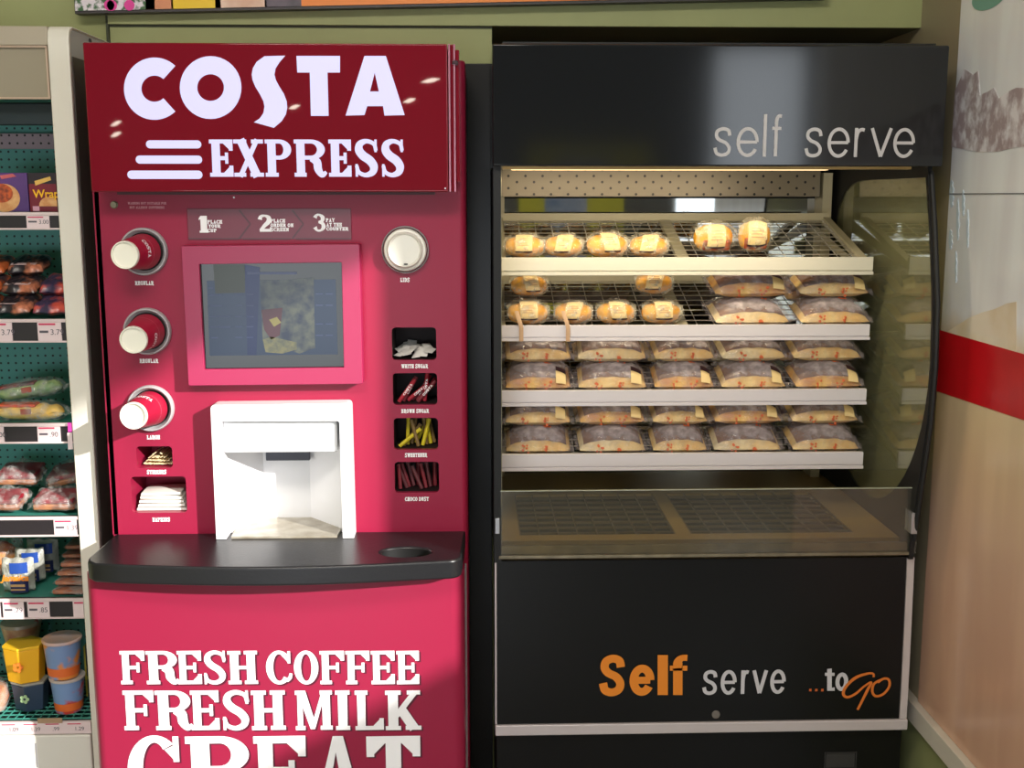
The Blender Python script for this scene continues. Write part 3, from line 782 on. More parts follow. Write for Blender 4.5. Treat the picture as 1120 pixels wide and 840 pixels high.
# instruction strip
a, b_ = P_(206, 262), P_(384, 228)
MB().box(a[0], b_[0], YC - .002, YC, a[1], b_[1]).build('instruction_strip', mat('wine tinted strip', (112, 24, 48), 0.30), cm, bevel=.0008)
ch_ = MB()
for x in (262, 320):
    q = [P_(x, 230), P_(x + 12, 245), P_(x, 261)]
    wd = .0035
    ch_.flat(line(q[0], q[1], wd) + line(q[1], q[2], wd), YC - .0026)
for x0, x1 in ((206, 262), (266, 318), (324, 384)):
    ch_.flat([[P_(x0, 260.5), P_(x1, 260.5), P_(x1, 262), P_(x0, 262)]], YC - .0026)
ch_.build('arrow_outline', mat('deep wine', (74, 12, 30), .3), cm)
ys_ = YC - .0028
for t_, x0, x1, y0, y1 in (('1', 217, 229, 236, 254.5), ('2', 283, 297, 235, 253.5), ('3', 343, 356, 234, 253),
                           ('PLACE', 227, 243, 240.7, 244.7), ('YOUR', 228, 241, 245.4, 249.2), ('CUP', 227, 237, 250.2, 254),
                           ('PLACE', 296, 312, 239.5, 243.6), ('ORDER ON', 296, 321, 244.4, 248.4), ('SCREEN', 296, 316, 249.2, 253),
                           ('PAY', 356.5, 366, 238.7, 242.8), ('AT THE', 357, 374, 243.7, 247.7), ('COUNTER', 357, 381, 248.4, 252.2)):
    ptext(t_, x0, x1, y0, y1, ys_, off=.0004, tt=.2 if len(t_) > 1 else .12, st=.34)
# lock
MB().lathe([(0, .008), (.002, .008), (.003, .006), (.006, .006)], (*[P_(125, 224)[0], YC, P_(125, 224)[1]],), (0, -1, 0), 20).build('lock', STEELD, cm, angle=30)
MB().lathe([(0, .002), (.003, .0015)], (P_(256, 216)[0], YC, P_(256, 216)[1]), (0, -1, 0), 10).build('screw', CHROME, cm)

# screen in its bezel
YB = YC - .035
bo = [at(*p, YB) for p in ((393, 267), (198, 269), (206, 422), (397, 420))]
bi = [at(*p, YB) for p in ((373.5, 287), (218, 289), (223.5, 404), (376, 402))]
bz = MB().ring(rquad(bo, .004, 4), rquad(bi, .001, 4), YB, YC); bz.build('screen_bezel', BEZ, cm, bevel=.0015)
scp = MB().prism(bi, YB + .010, YB + .014)
scr = scp.build('screen', mat('screen glass grey', (10, 11, 12), 0.10, spec=.3, emit=((70, 78, 78), .26)), cm)
ysc = YB + .0094
pn = lambda x, y: at(210 + x * 170 / 1098., 280 + y * 130 / 840., ysc)
def spatch(name, q, m, y=ysc): return MB().flat([[pn(*p) for p in q]], y).build(name, m, scr)
spatch('menu_panel', [(105, 175), (1015, 165), (1030, 695), (125, 705)], mat('screen blue', (12, 18, 28), .2, spec=.25, emit=((86, 108, 140), .30)))
spatch('menu_column', [(150, 60), (375, 60), (375, 260), (165, 265)], mat('screen olive', (20, 22, 20), .2, spec=.25, emit=((92, 100, 90), .30)), ysc - .0003)
spatch('menu_column', [(372, 60), (480, 80), (455, 700), (392, 700)], mat('screen deep blue', (10, 16, 34), .2, spec=.25, emit=((66, 84, 134), .30)), ysc - .0003)
spatch('menu_picture', [(480, 170), (660, 170), (860, 150), (870, 650), (760, 690), (500, 600)], mat('screen picture', (20, 24, 40), .2, spec=.25, rgb2=(70, 72, 60), scale=40, emit=((78, 94, 108), .26)), ysc - .0003)
spatch('cup_picture', [(490, 380), (640, 365), (620, 560), (560, 590), (510, 520)], mat('screen brown', (60, 38, 44), .2, spec=.25, emit=((52, 30, 36), .4)), ysc - .0006)
spatch('cup_picture_mark', [(545, 450), (600, 430), (630, 470), (580, 500)], mat('screen yellow', (100, 94, 56), .2, spec=.25, emit=((150, 140, 84), .2)), ysc - .0009)
spatch('leaf_picture', [(500, 590), (560, 570), (740, 610), (740, 660), (640, 690), (520, 680)], mat('screen khaki', (88, 86, 62), .2, spec=.25, rgb2=(60, 64, 58), scale=90, emit=((120, 118, 88), .2)), ysc - .0006)
ln = MB()
for x0, x1, y in [(118, 150, 226), (120, 208, 276), (124, 212, 352), (124, 268, 428), (128, 272, 502), (134, 184, 577)]:
    ln.flat([[pn(x0, y - 4), pn(x1, y - 4), pn(x1, y + 4), pn(x0, y + 4)]], ysc - .0006)
for cx in (330, 410, 900, 970):
    for y in (272, 350, 428, 500, 575) if cx < 800 else (268, 348, 480, 560): ln.flat([[pn(cx - 25, y - 3), pn(cx + 25, y - 3), pn(cx + 25, y + 3), pn(cx - 25, y + 3)]], ysc - .0006)
ln.flat([[pn(390, 112), pn(740, 112), pn(740, 130), pn(390, 130)]], ysc - .0006)
ln.build('menu_text_lines', mat('screen ink', (40, 50, 80), .3, emit=((44, 54, 84), .4)), scr)

# dispensing bay: white moulded surround, hood, recess
YV = YC - .045
vo = [at(*p, YV) for p in ((383, 441), (230, 443), (236, 579.5), (387, 577))]
vi = [at(*p, YV) for p in ((371, 460.5), (242, 461), (247, 575), (374.5, 575))]
# surround as an arch that follows the rising drip tray: ring open at the foot
no, ni = rquad(vo[:2] + [(vo[2][0], ZWT + .002), (vo[3][0], ZWT + .002)], .010, 5), rquad(vi[:2] + [(vi[2][0], ZWT + .004), (vi[3][0], ZWT + .004)], .006, 5)
m6 = 6
arch_o = [(vo[3][0], ZWT + .0006)] + no[:2 * m6] + [(vo[2][0], ZWT + .0006)]
arch_i = [(vi[2][0], ZWT + .0006)] + ni[:2 * m6][::-1] + [(vi[3][0], ZWT + .0006)]
sv = MB().prism(arch_o + arch_i, YV, YC); sv.build('dispenser_surround', WHITE, cm, bevel=.004, seg=3)
sx0, sx1 = at(243, 500, YV)[0], at(372, 500, YV)[0]
zt_, zb_ = az(300, 461, YV), az(300, 496.5, YV)
hd = MB().box(sx0 + .002, at(368, 480, YV)[0], YV + .012, YC + .10, zb_, zt_ + .004)
hd.build('dispenser_hood', WHITE, cm, bevel=.004, seg=3)
rc = MB(); yb2 = YC + .125
bx0, bx1 = at(291, 540, yb2)[0], at(341, 540, yb2)[0]
zz0, zz1 = ZWT + .0, zt_ + .01
rc.quad([(sx0 - .002, YC, zz0), (bx0, yb2 - .02, zz0), (bx0, yb2 - .02, zz1), (sx0 - .002, YC, zz1)])
rc.quad([(bx1, yb2 - .02, zz0), (sx1 + .004, YC, zz0), (sx1 + .004, YC, zz1), (bx1, yb2 - .02, zz1)])
rc.box(bx0, bx1, yb2 - .02, yb2 - .015, zz0, zz1)
rc.build('dispenser_recess', WHITE, cm)
sl = at(291, 498, YC + .09); sr = at(339, 498, YC + .09)
MB().box(sl[0], sr[0], YC + .085, YC + .098, az(300, 504, YC + .085), zb_ + .002).build('spout_slot', mat('slot grey', (70, 72, 84), .5), cm, bevel=.002)
sp_ = MB()
for i in range(3): 
    px = sl[0] + .018 + .022 * i; sp_.lathe([(0, .006), (.012, .004)], (px, YC + .078, zb_), (0, 0, -1), 14)
sp_.build('spout', WHITE, cm, angle=30)

# worktop with rounded plan, and the hole for waste
zt1 = ZWT; th = .040
YWF = 2.195
xw0, xw1 = ax(88, 618, YWF), ax(505, 612, YWF)
pl = [(XL - .0, YC + .10), (XL, YC - .02)]
pl = [(XL + .004, YC + .01)]
N_ = 10
lx = xw0 + .0
pl += [(lx, 2.25)]
for i in range(N_ + 1):
    a = PI + PI / 2 * i / N_; pl.append((lx + .045 + .045 * math.cos(a), 2.243 + .045 * math.sin(a)))
for i in range(1, 24):
    t = i / 24; pl.append((lx + .045 + t * (xw1 - lx - .075), 2.198 - .03 * math.sin(PI * t)))
for i in range(N_ + 1):
    a = -PI / 2 + PI / 2 * i / N_; pl.append((xw1 - .03 + .03 * math.cos(a), 2.228 + .03 * math.sin(a)))
pl += [(xw1 + .006, YC + .01)]
hc = at(444, 603.5, 2.40); d_ = ray(444, 603.5); tt_ = (ZWT - EYE) / d_.z; hxw, hyw = d_.x * tt_, d_.y * tt_
hr = .0535
# top surface with a hole: outline and circle resampled to the same count
def resample(poly, n, c):
    out = []
    for k in range(n):
        a = 2 * PI * k / n; dx, dy = math.cos(a), math.sin(a); best = None
        for i in range(len(poly)):
            p, q = Vector(poly[i]), Vector(poly[(i + 1) % len(poly)])
            e = q - p; den = dx * e.y - dy * e.x
            if abs(den) < 1e-9: continue
            r = p - Vector(c); t = (r.x * e.y - r.y * e.x) / den; u = (r.x * dy - r.y * dx) / den
            if t > 0 and -1e-6 <= u <= 1 + 1e-6 and (best is None or t < best): best = t
        out.append((c[0] + dx * best, c[1] + dy * best))
    return out
nn = 220
oc = resample(pl, nn, (hxw, hyw)); ic = [(hxw + hr * math.cos(2 * PI * k / nn), hyw + hr * .62 * math.sin(2 * PI * k / nn)) for k in range(nn)]
wt = MB().ring(oc, ic, ZWT - th, ZWT, axis='z')
wtop = wt.build('worktop', CHARC, cm, bevel=.006, seg=3)
wb = MB(); wb.ring([(hxw + (hr - .0005) * math.cos(2 * PI * k / 40), hyw + (hr * .62 - .0005) * math.sin(2 * PI * k / 40)) for k in range(40)], [(hxw + (hr - .003) * math.cos(2 * PI * k / 40), hyw + (hr * .62 - .003) * math.sin(2 * PI * k / 40)) for k in range(40)], ZWT - .038, ZWT - .003, axis='z')
wb.prism([(hxw + (hr - .001) * math.cos(2 * PI * k / 40), hyw + (hr * .62 - .001) * math.sin(2 * PI * k / 40)) for k in range(40)], ZWT - .0395, ZWT - .037, axis='z')
wb.build('waste_chute', BLACK, wtop, angle=40)
# drip tray: steel half disc rising a little above the worktop
tx = at(312, 575, YC)[0]
tr_ = .116
txc = (sx0 + sx1) / 2
arc_ = [(txc + tr_ * math.cos(PI * k / 32), YC + .002 + tr_ * math.sin(PI * k / 32)) for k in range(33)]
MB().prism(arc_ + [(txc - tr_ * .97, YV + .004), (txc + tr_ * .97, YV + .004)], ZWT + .0005, ZWT + .005, axis='z').build('drip_tray', mat('wet steel tray', (190, 184, 170), .3, metal=.3, rgb2=(160, 150, 132), scale=26), cm, angle=30)
arc2 = [(txc + (tr_ + .002) * math.cos(PI * k / 32), YC + .002 + (tr_ + .002) * math.sin(PI * k / 32)) for k in range(33)]
MB().prism(arc2 + [(sx0 - .002, YC + .002), (sx0 - .002, yb2 - .016), (sx1 + .004, yb2 - .016), (sx1 + .004, YC + .002)], ZWT + .0005, ZWT + .014, axis='z').build('recess_floor', WHITE, cm)
# lower door, curved in plan
xd0, xd1 = ax(96, 700, YD), ax(508.5, 700, YD)
pd = [(xd0, YC + .13)] + [(xd0, YD + .03)]
for i in range(1, 9):
    a = PI + PI / 2 * i / 8; pd.append((xd0 + .025 + .025 * math.cos(a), YD + .025 + .025 * math.sin(a)))
for i in range(8, -1, -1):
    a = -PI / 2 + PI / 2 * (8 - i) / 8; pd.append((xd1 - .03 + .03 * math.cos(a), YD + .03 + .03 * math.sin(a)))
pd += [(xd1, YC + .13)]
dr = MB().prism(pd, 0.06, ZWT - th - .0, axis='z').build('lower_door', REDD, cm, angle=30)
MB().box(xd0 + .03, xd1 - .03, YD + .05, YC + .1, 0, 0.06).build('plinth', BLACK, cm)
MB().box(xd1 - .002, xd1 + .004, YD + .045, YD + .05, .06, ZWT - th).build('door_edge_strip', mat('grey edge', (120, 110, 110), .4), cm)
s8 = 1120 / 370.
def c8(x, y): return at(110 + x / s8, 690 + y / s8, YD)
def big(line_, y0, y1, m, dx=0, dy=0, Y=YD - .0012, bold=1.0):
    mb = MB()
    for ch, x0, x1 in line_:
        a, b_ = c8(x0 + 2.2, y1), c8(x1 - 2.2, y0)
        W, H = b_[0] - a[0], b_[1] - a[1]
        mb.flat(shift(slab(ch, W, H, .285 * W / (1.35 if ch == 'M' else 1) * (1.5 if ch == 'I' else 1) * bold, .105 * H), a[0] + dx, a[1] + dy), Y)
    return mb.build('lettering' if m is INK else 'lettering_shadow', m, cm)
L1 = [('F', 67, 146), ('R', 152, 258), ('E', 255, 334), ('S', 340, 418), ('H', 422, 520), ('C', 548, 632), ('O', 640, 722), ('F', 726, 808), ('F', 811, 892), ('E', 895, 975), ('E', 979, 1056)]
L2 = [('F', 78, 176), ('R', 183, 303), ('E', 300, 392), ('S', 402, 496), ('H', 500, 612), ('M', 645, 768), ('I', 766, 838), ('L', 842, 938), ('K', 942, 1060)]
L3 = [('G', 95, 265), ('R', 288, 500), ('E', 512, 680), ('A', 694, 880), ('T', 882, 1060)]
for L_, y0, y1 in ((L1, 65, 176), (L2, 196, 328), (L3, 346, 575)):
    big(L_, y0, y1, INK)
    big(L_, y0, y1, mat('lettering shadow ink', (84, 14, 40), .5), .0040, -.0032, YD - .0006)

# cup dispensers: ring + the cup sticking out
RIM = mat('pale grey plastic ring', (176, 176, 178), .3)
for x, y in ((158, 275), (162, 362), (165.5, 446), (443.5, 273)):
    c = P_(x, y); r = .0495
    MB().lathe([(0, r), (.010, r), (.014, r - .002), (.014, (r - .004) if x < 300 else (r - .0022)), (.003, (r - .010) if x < 300 else (r - .003))], (c[0], YC, c[1]), (0, -1, 0), 48, cap=False).build('holder_ring', RIM, cm, angle=35)
    MB().lathe([(0, r - .009), (.0015, r - .009)], (c[0], YC, c[1]), (0, -1, 0), 40).build('holder_mouth', DARKIN, cm)
CUPR = mat('crimson cup paper', (176, 22, 58), .4)
CUPW = mat('white paper cup base', (244, 240, 226), .55)
def cup(cx, cy, bx, by, pr, label, name_at):
    c = P_(cx, cy); bpt = at(bx, by, YC - pr)
    o = Vector((c[0], YC - .008, c[1])); e = Vector((bpt[0], YC - pr, bpt[1])); ax_ = (e - o); L_ = ax_.length; ax_.normalize()
    root = thing('paper_cup', label, 'cup', tuple(o), 'paper cups in the machine holders')
    r0, r1 = .0370, .0275
    MB().lathe([(0, r0), (L_ * .92, r1 + .001), (L_ * .925, r1 + .001)], o, ax_, 48, cap=False).build('sleeve', CUPR, root, angle=30)
    # base rim stands proud around a sunk disc
    MB().lathe([(L_ * .90, r1 + .0008), (L_, r1), (L_, r1 - .002), (L_ - .005, r1 - .003), (L_ - .005, .0001)], o, ax_, 48, cap=False).build('base', CUPW, root, angle=30)
    # thin printed hoops
    hp = MB()
    for f in (.30, .80): 
        rr = r0 + (r1 - r0) * f / .92
        hp.lathe([(L_ * f, rr + .0006), (L_ * f + .001, rr + .0006)], o, ax_, 40, cap=False)
    hp.build('printed_hoop', mat('pink hoop ink', (230, 150, 170), .5), root)
    # lettering running round the sleeve, printed on the cup wall
    u = Vector((0, 0, 1)) - ax_ * ax_.z; u.normalize(); w_ = ax_.cross(u)
    pt = []
    for poly in slab_text('COSTA', -.020, .020, -.006, .006, .3, .16):
        q = []
        for a_, b2 in poly:
            dd = L_ * .50 - b2; rr = r0 + (r1 - r0) * (dd / L_) / .92 + .0012
            th_ = math.radians(name_at) - a_ / rr
            q.append(o + ax_ * dd + u * (rr * math.cos(th_)) + w_ * (rr * math.sin(th_)))
        pt.append(q)
    mb = MB()
    for q in pt: mb.quad([tuple(v) for v in q])
    mb.build('lettering', INK, root, nrm=False)
    return root
cup(158, 275, 136, 279, .105, 'red and white paper cup in the topmost of three cup holders', -70)
cup(162, 362, 145.5, 372, .100, 'red and white paper cup in the middle of three cup holders', -115)
cup(165.5, 446, 145.5, 455, .105, 'red and white paper cup above the word LARGE, lowest of three', -10)
# lid in the right-hand holder
lc = P_(443.5, 273)
lid = thing('cup_lid', 'round white plastic cup lid in the right-hand holder above the word LIDS', 'lid', (lc[0], YC, lc[1]))
MB().lathe([(.004, .0445), (.016, .0445), (.020, .0425), (.021, .038), (.030, .0355), (.0315, .034), (.028, .031), (.0275, .0001)], (lc[0], YC, lc[1]), (0, -1, 0), 56, cap=False).build('lid_body', mat('ivory lid plastic', (236, 232, 222), .35), lid, angle=35)
MB().lathe([(0, .0295), (.0006, .0295)], (lc[0] - .003, YC - .0278, lc[1] - .001), (0, -1, 0), 48, cap=False).build('raised_ring', mat('warm crease', (210, 190, 170), .5), lid)
MB().box(lc[0] - .002, lc[0] + .006, YC - .030, YC - .0276, lc[1] - .030, lc[1] - .0275).build('sip_hole', BLACK, lid)

# contents of the compartments
def rnd(a, b): return a + (b - a) * random.random()
sac = mat('white sugar sachet paper', (236, 232, 226), .6)
h = holes[0]
proto = None
for i in range(16):
    loc = (h[0] + .012 + (h[1] - h[0] - .024) * ((i % 6) + .5) / 6 + rnd(-.003, .003), YC + .032 + .024 * (i // 6), h[2] + .010 + .0035 * (i % 3) + .004 * (i // 6))
    if proto is None:
        proto = MB().grid(lambda u, v: ((u - .5) * .020, (v - .5) * .030, .0022 * math.sin(PI * u) * math.sin(PI * v)), 6, 8).grid(lambda u, v: ((u - .5) * .020, (v - .5) * .030, -.0012 * math.sin(PI * u) * math.sin(PI * v)), 6, 8).build('sugar_sachet', sac, None, smooth=True, local=True)
        tag(proto, 'small white paper sugar sachet heaped in the compartment above WHITE SUGAR', 'sachet', 'white sugar sachets'); o = proto
    else: o = dup(proto, loc)
    o.location = loc; o.rotation_euler = (rnd(.2, .6), rnd(-.25, .25), rnd(-.7, .7))
def sticks(h, n, m, name, label, group, L_, W, rz, zr, m2=None, cat='sachet', mark=None):
    pr = []
    for v in range(2 if m2 else 1):
        mm = m if v == 0 else m2
        root = thing(name, label, cat, (0, 0, 0), group)
        MB().grid(lambda u, v_: ((u - .5) * W, .0015 * math.sin(PI * u), (v_) * L_), 6, 2).grid(lambda u, v_: ((u - .5) * W, -.0022 * math.sin(PI * u), (v_) * L_), 6, 2).build('tube', mm, root, smooth=True)
        if mark:
            MB().flat(shift([[(-z, x) for x, z in p] for p in slab_text(mark, L_ * .3, L_ * .8, -W * .28, W * .28, .3, .16)], 0, 0), -.0026).build('lettering', INK, root)
        else: MB().box(-W / 2, W / 2, -.0008, .0008, L_ - .004, L_).build('seal', mm, root)
        pr.append(root)
    used = [False] * len(pr)
    for i in range(n):
        k = i % len(pr)
        ang = rnd(-rz, rz) + zr
        t = (i + .5) / n
        W_ = h[1] - h[0]
        x = h[0] + .006 + (W_ - .012) * t
        z = h[2] + .003
        # keep the stick inside the liner
        ln_ = L_
        xe = x + math.sin(ang) * ln_
        if xe > h[1] - .004: x -= xe - (h[1] - .004)
        if xe < h[0] + .004: x += (h[0] + .004) - xe
        loc = (x, YC + .022 + .009 * (i % 5), z)
        rot = (-.12, ang, 0)
        if not used[k]: pr[k].location = loc; pr[k].rotation_euler = rot; used[k] = True
        else: dup(pr[k], loc, rot)
sticks(holes[1], 9, mat('crimson paper', (168, 20, 44), .5), 'brown_sugar_stick', 'slim red printed sugar stick leaning in the compartment above BROWN SUGAR', 'brown sugar sticks', .060, .0085, .5, .55, m2=mat('dark red paper', (110, 22, 36), .5), mark='COSTA')
sticks(holes[2], 10, mat('yellow paper', (206, 186, 30), .5), 'sweetener_stick', 'slim yellow or brown sweetener stick leaning in the compartment above SWEETENER', 'sweetener sticks', .060, .008, .6, .3, m2=mat('brown paper', (120, 92, 44), .5))
sticks(holes[3], 9, mat('maroon paper', (120, 26, 38), .5), 'chocolate_stick', 'slim maroon chocolate powder stick in the compartment above CHOCO DUST', 'chocolate dust sticks', .055, .008, .25, -.2, m2=mat('wine paper', (92, 34, 40), .5))
# stirrers: ends of wooden sticks facing out, in a heap
h = holes[4]; st0 = None
for i in range(26):
    row = 0 if i < 11 else 1 if i < 19 else 2 if i < 24 else 3
    k = i - (0, 11, 19, 24)[row]; cnt = (11, 8, 5, 2)[row]
    loc = (h[0] + .007 + (h[1] - h[0] - .014) * ((k + .5) / cnt * (1 - .17 * row) + .085 * row), YC + .018 + rnd(0, .006), h[2] + .004 + .0075 * row)
    if st0 is None:
        st0 = MB().box(-.003, .003, 0, .085, -.0008, .0008).build('wooden_stirrer', mat('pale birch', (240, 222, 180), .6), None, local=True, bevel=.0005)
        tag(st0, 'thin pale wooden coffee stirrer lying in the opening above STIRRERS', 'stirrer', 'wooden stirrers'); o = st0
    else: o = dup(st0, loc)
    o.location = loc; o.rotation_euler = (0, rnd(-.5, .5), 0)
# napkins
h = holes[5]; cx = (h[0] + h[1]) / 2
nap = None
for i in range(5):
    loc = (cx, YC + .016 + .0, h[2] + .001 + i * .0085)
    if nap is None:
        nap = MB().grid(lambda u, v: ((u - .5) * (h[1] - h[0] - .010), v * .075, .008 * (1 - .25 * (2 * u - 1) ** 2) * (1 - .3 * (2 * v - 1) ** 2)), 10, 8).grid(lambda u, v: ((u - .5) * (h[1] - h[0] - .010), v * .075, 0), 10, 2).quad([(-(h[1] - h[0] - .010) / 2, 0, 0), ((h[1] - h[0] - .010) / 2, 0, 0), ((h[1] - h[0] - .012) / 2, 0, .0055), (0, 0, .0056), (-(h[1] - h[0] - .012) / 2, 0, .0055)]).build('paper_napkin', PAPER, None, local=True, smooth=False)
        tag(nap, 'folded white paper napkin in the small stack above the word NAPKINS', 'napkin', 'stacked napkins'); o = nap
    else: o = dup(nap, loc)
    o.location = loc; o.rotation_euler = (0, rnd(-.02, .02), rnd(-.02, .02))
    o.scale = (1 - i * .05, 1, 1)

# ------------------------------------------------------------------ left refrigerated shelving
YU = 2.45
YBK = YW - .025
UX0, UX1 = -0.881, -0.838
SX0 = -1.32
su = thing('shelving_unit', 'pale refrigerated wall shelving with teal perforated back, left of the red machine', 'shelving unit', (-1.08, 2.6, 0))
ztu = az(75, 27, YU)
# upright end panel with rounded front top corner: grey face, off-white front edging
pr = [(YU + .012, 0), (YU + .012, ztu - .03), (YU + .02, ztu - .008), (YU + .035, ztu - .004), (YBK + .02, ztu - .004), (YBK + .02, 0)]
MB().prism(pr, UX0 + .004, UX1 - .001, axis='x').build('end_panel', mat('grey end panel', (176, 176, 178), .4), su)
ed = MB(); path = [(YU, 0), (YU, ztu - .03), (YU + .004, ztu - .012), (YU + .014, ztu - .002), (YU + .03, ztu), (YBK + .02, ztu)]
pin = [(YU + .012, 0), (YU + .012, ztu - .034), (YU + .014, ztu - .020), (YU + .020, ztu - .012), (YU + .03, ztu - .006), (YBK + .02, ztu - .006)]
ed.prism(path + pin[::-1], UX0, UX1 + .001, axis='x'); ed.build('edge_moulding', UPR, su, bevel=.004, seg=3)
sc_ = atX(98, 45, UX1)
MB().lathe([(0, .006), (.003, .005)], (UX1, sc_[0], sc_[1]), (1, 0, 0), 14).build('fixing_cap', BLACK, su)
MB().box(UX1 - .001, UX1 + .0008, YU + .02, YBK + .015, 0, atX(80, 62, UX1)[1]).build('painted_side_shade', mat('brown painted shade', (84, 78, 74), .5), su)  # dark sheet paints the shade on the upright's right side
MB().box(SX0, UX0, YBK, YBK + .006, 0.30, ztu - .05).build('back_panel', TEAL, su)
# canopy with glass front
zc0, zc1, zc2 = az(25, 108, YU), az(25, 49, YU), az(25, 28, YU)
MB().box(SX0, UX0, YU + .004, YBK, zc1, zc2).build('canopy', CANOPY, su, bevel=.002)
MB().box(SX0, UX0, YU + .016, YU + .02, zc0, zc1).build('canopy_panel', mat('greyish canopy sheet', (158, 148, 130), .16), su)
fx = UX0 - .004
tr = MB(); tr.ring([(fx, zc1), (SX0, zc1), (SX0, zc0), (fx, zc0)], [(fx - .004, zc1 - .004), (SX0 + .004, zc1 - .004), (SX0 + .004, zc0 + .004), (fx - .004, zc0 + .004)], YU + .008, YU + .0155)
tr.build('canopy_frame', mat('pinkish aluminium', (206, 180, 160), .3, metal=.3), su)
MB().box(SX0, UX0, YU + .06, YU + .075, az(25, 137, YU + .06), az(25, 112, YU + .06)).build('night_blind_roll', mat('dark blue grey', (32, 44, 50), .35), su, bevel=.004)
zp0, zp1 = az(25, 163, YBK - .03), az(25, 146, YBK - .03)
MB().box(SX0, UX0, YBK - .034, YBK - .03, zp0, zp1).build('air_grille', perforated('pink grey perforated strip', (170, 150, 164), (20, 20, 30), .0178, .0026, .4), su, bevel=.001)
# shelves with price rails
rails = [(232, 251), (349, 374.5), (463, 485), (565.5, 587), (655, 677)]
YR = YU + .004
cards = [[(28, 53)], [(-14, 12), (40, 66)], [(-20, 3), (40, 65)], [(58, 83)], [(-24, -1), (2, 25), (29, 53), (79, 91)]]
price = [['3.00'], ['3.79', '3.79'], ['2.00', '.90'], ['1.39'], ['.79', '.79', '.85', '']]
shz = []
for (y0, y1), cs, prs in zip(rails, cards, price):
    z1, z0 = az(25, y0, YR), az(25, y1, YR); shz.append(z1)
    sh = MB().box(SX0, UX0 - .001, YR + .012, YBK - .001, z1 - .014, z1 - .003).build('shelf', TEALP, su)
    rl = MB().box(SX0, UX0 - .001, YR + .004, YR + .012, z0, z1).build('price_rail', RAILK, sh)
    MB().box(SX0, UX0 - .001, YR, YR + .006, z1 - .0075, z1).build('rail_lip', RAILP, sh, bevel=.001)
    MB().box(SX0, UX0 - .001, YR, YR + .006, z0 - .0005, z0 + .003).build('rail_lip', RAILP, sh)
    for (x0, x1), t_ in zip(cs, prs):
        a, b_ = ax(x0, y0, YR), min(ax(x1, y0, YR), UX0 - .002)
        cd = MB().box(a, b_, YR + .0012, YR + .0038, z0 + .003, z1 - .0078).build('price_card', TAGP, sh)
        hh = z1 - z0
        MB().box(a + .003, b_ - .012 if b_ - a > .03 else b_, YR + .0006, YR + .0012, z1 - .0078 - hh * .11, z1 - .0095).build('red_stripe', TAGR, sh)
        if t_:
            bfont(t_, hh * .34, TAGK, 'price_print', sh, (a + (b_ - a) * .53, YR + .0006, z0 + hh * .32))
            MB().box(a + .004, a + (b_ - a) * .45, YR + .0006, YR + .0012, z0 + hh * .40, z0 + hh * .50).build('small_print', TAGK, sh)
# pink flag and small card at the end of the third rail
xa = ax(76, 470, YU)
MB().box(xa - .002, xa + .006, YU - .004, YU - .002, az(76, 472, YU), az(76, 462, YU)).build('pink_flag', mat('magenta card', (200, 60, 160), .5), su)
MB().box(xa - .004, xa + .006, YU - .004, YU - .002, az(78, 491, YU), az(78, 473, YU)).build('price_card', TAGP, su)
# wire basket at the foot, label strip and lower white fascia
zb1, zb0 = az(40, 790, YU - .0), az(40, 803, YU - .0)
zbk = az(25, 772, YU + .0) 
wr = MB()
for i in range(14):
    yy = YU + .01 + i * .02
    if i < 13: wr.tube([(SX0, yy, zb1 + .004), (UX0 - .003, yy, zb1 + .004)], .0018, 5)
for i in range(24):
    x = SX0 + .005 + i * .0185
    if x < UX0 - .004: wr.tube([(x, YU + .008, zb1 + .004), (x, YU + .25, zb1 + .004)], .0018, 5)
wr.build('wire_base_shelf', TEALP, su)
MB().box(SX0, UX0, YU + .012, YBK, zb1 - .03, zb1 - .004).build('base_pan', mat('dark teal pan', (22, 60, 60), .4), su)
ls = MB().box(SX0, UX0 - .001, YU, YU + .008, zb0, zb1).build('label_strip', TAGP, su)
for i, t_ in enumerate(('1.09', '1.39', '.99', '1.29')):
    xx_ = ax(2 + 24 * i, 795, YU)
    bfont(t_, .013, TAGK, 'price_print', ls, (xx_ + .015, YU - .0006, zb0 + .008))
    MB().box(xx_, xx_ + .03, YU - .0008, YU, zb1 - .006, zb1 - .004).build('red_stripe', TAGR, ls)
MB().box(SX0, UX0 - .002, YU - .004, YU + .02, 0.06, zb0 - .002).build('lower_fascia', mat('white enamel fascia', (226, 222, 214), .4), su, bevel=.004)
MB().box(ax(41, 830, YU) - .0015, ax(41, 830, YU) + .0015, YU - .0052, YU - .003, az(41, 838, YU), az(41, 812, YU)).build('fascia_slot', GREY, su)
bk = MB().box(ax(41, 785, YU), ax(68, 785, YU), YU - .0015, YU + .0, zb1 - .002, zb1 + .010).build('brown_card', mat('tan card', (170, 140, 110), .6), su)

def wpt(px, py, Y): x, z = at(px, py, Y); return (x, Y, z)
# --- products on the shelves
def crimp(w, h, d, name, m, root, nx=18, nz=12, fin=.010, seed=0, amp=.0035, tilt=0):
    """pillow bag standing (w across x, h up z, d thick y), base centre at origin"""
    rs = random.Random(seed); ph = [rs.uniform(0, 6) for _ in range(4)]
    def f(sgn):
        def g(u, v):
            a, b_ = 2 * u - 1, 2 * v - 1
            k = max(0, 1 - abs(a) ** 3) ** .5 * max(0, 1 - abs(b_) ** 3) ** .5
            wob = amp * math.sin(9 * a + ph[0]) * math.sin(7 * b_ + ph[1]) * k + amp * .6 * math.sin(19 * a + ph[2] + 5 * b_) * k
            return (a * w / 2, sgn * d / 2 * k + wob, h / 2 + b_ * h / 2 + amp * .6 * math.sin(8 * a + ph[3]))
        return g
    mb = MB().grid(f(-1), nx, nz).grid(f(1), nx, nz)
    return mb.build(name, m, root, smooth=True, local=False)
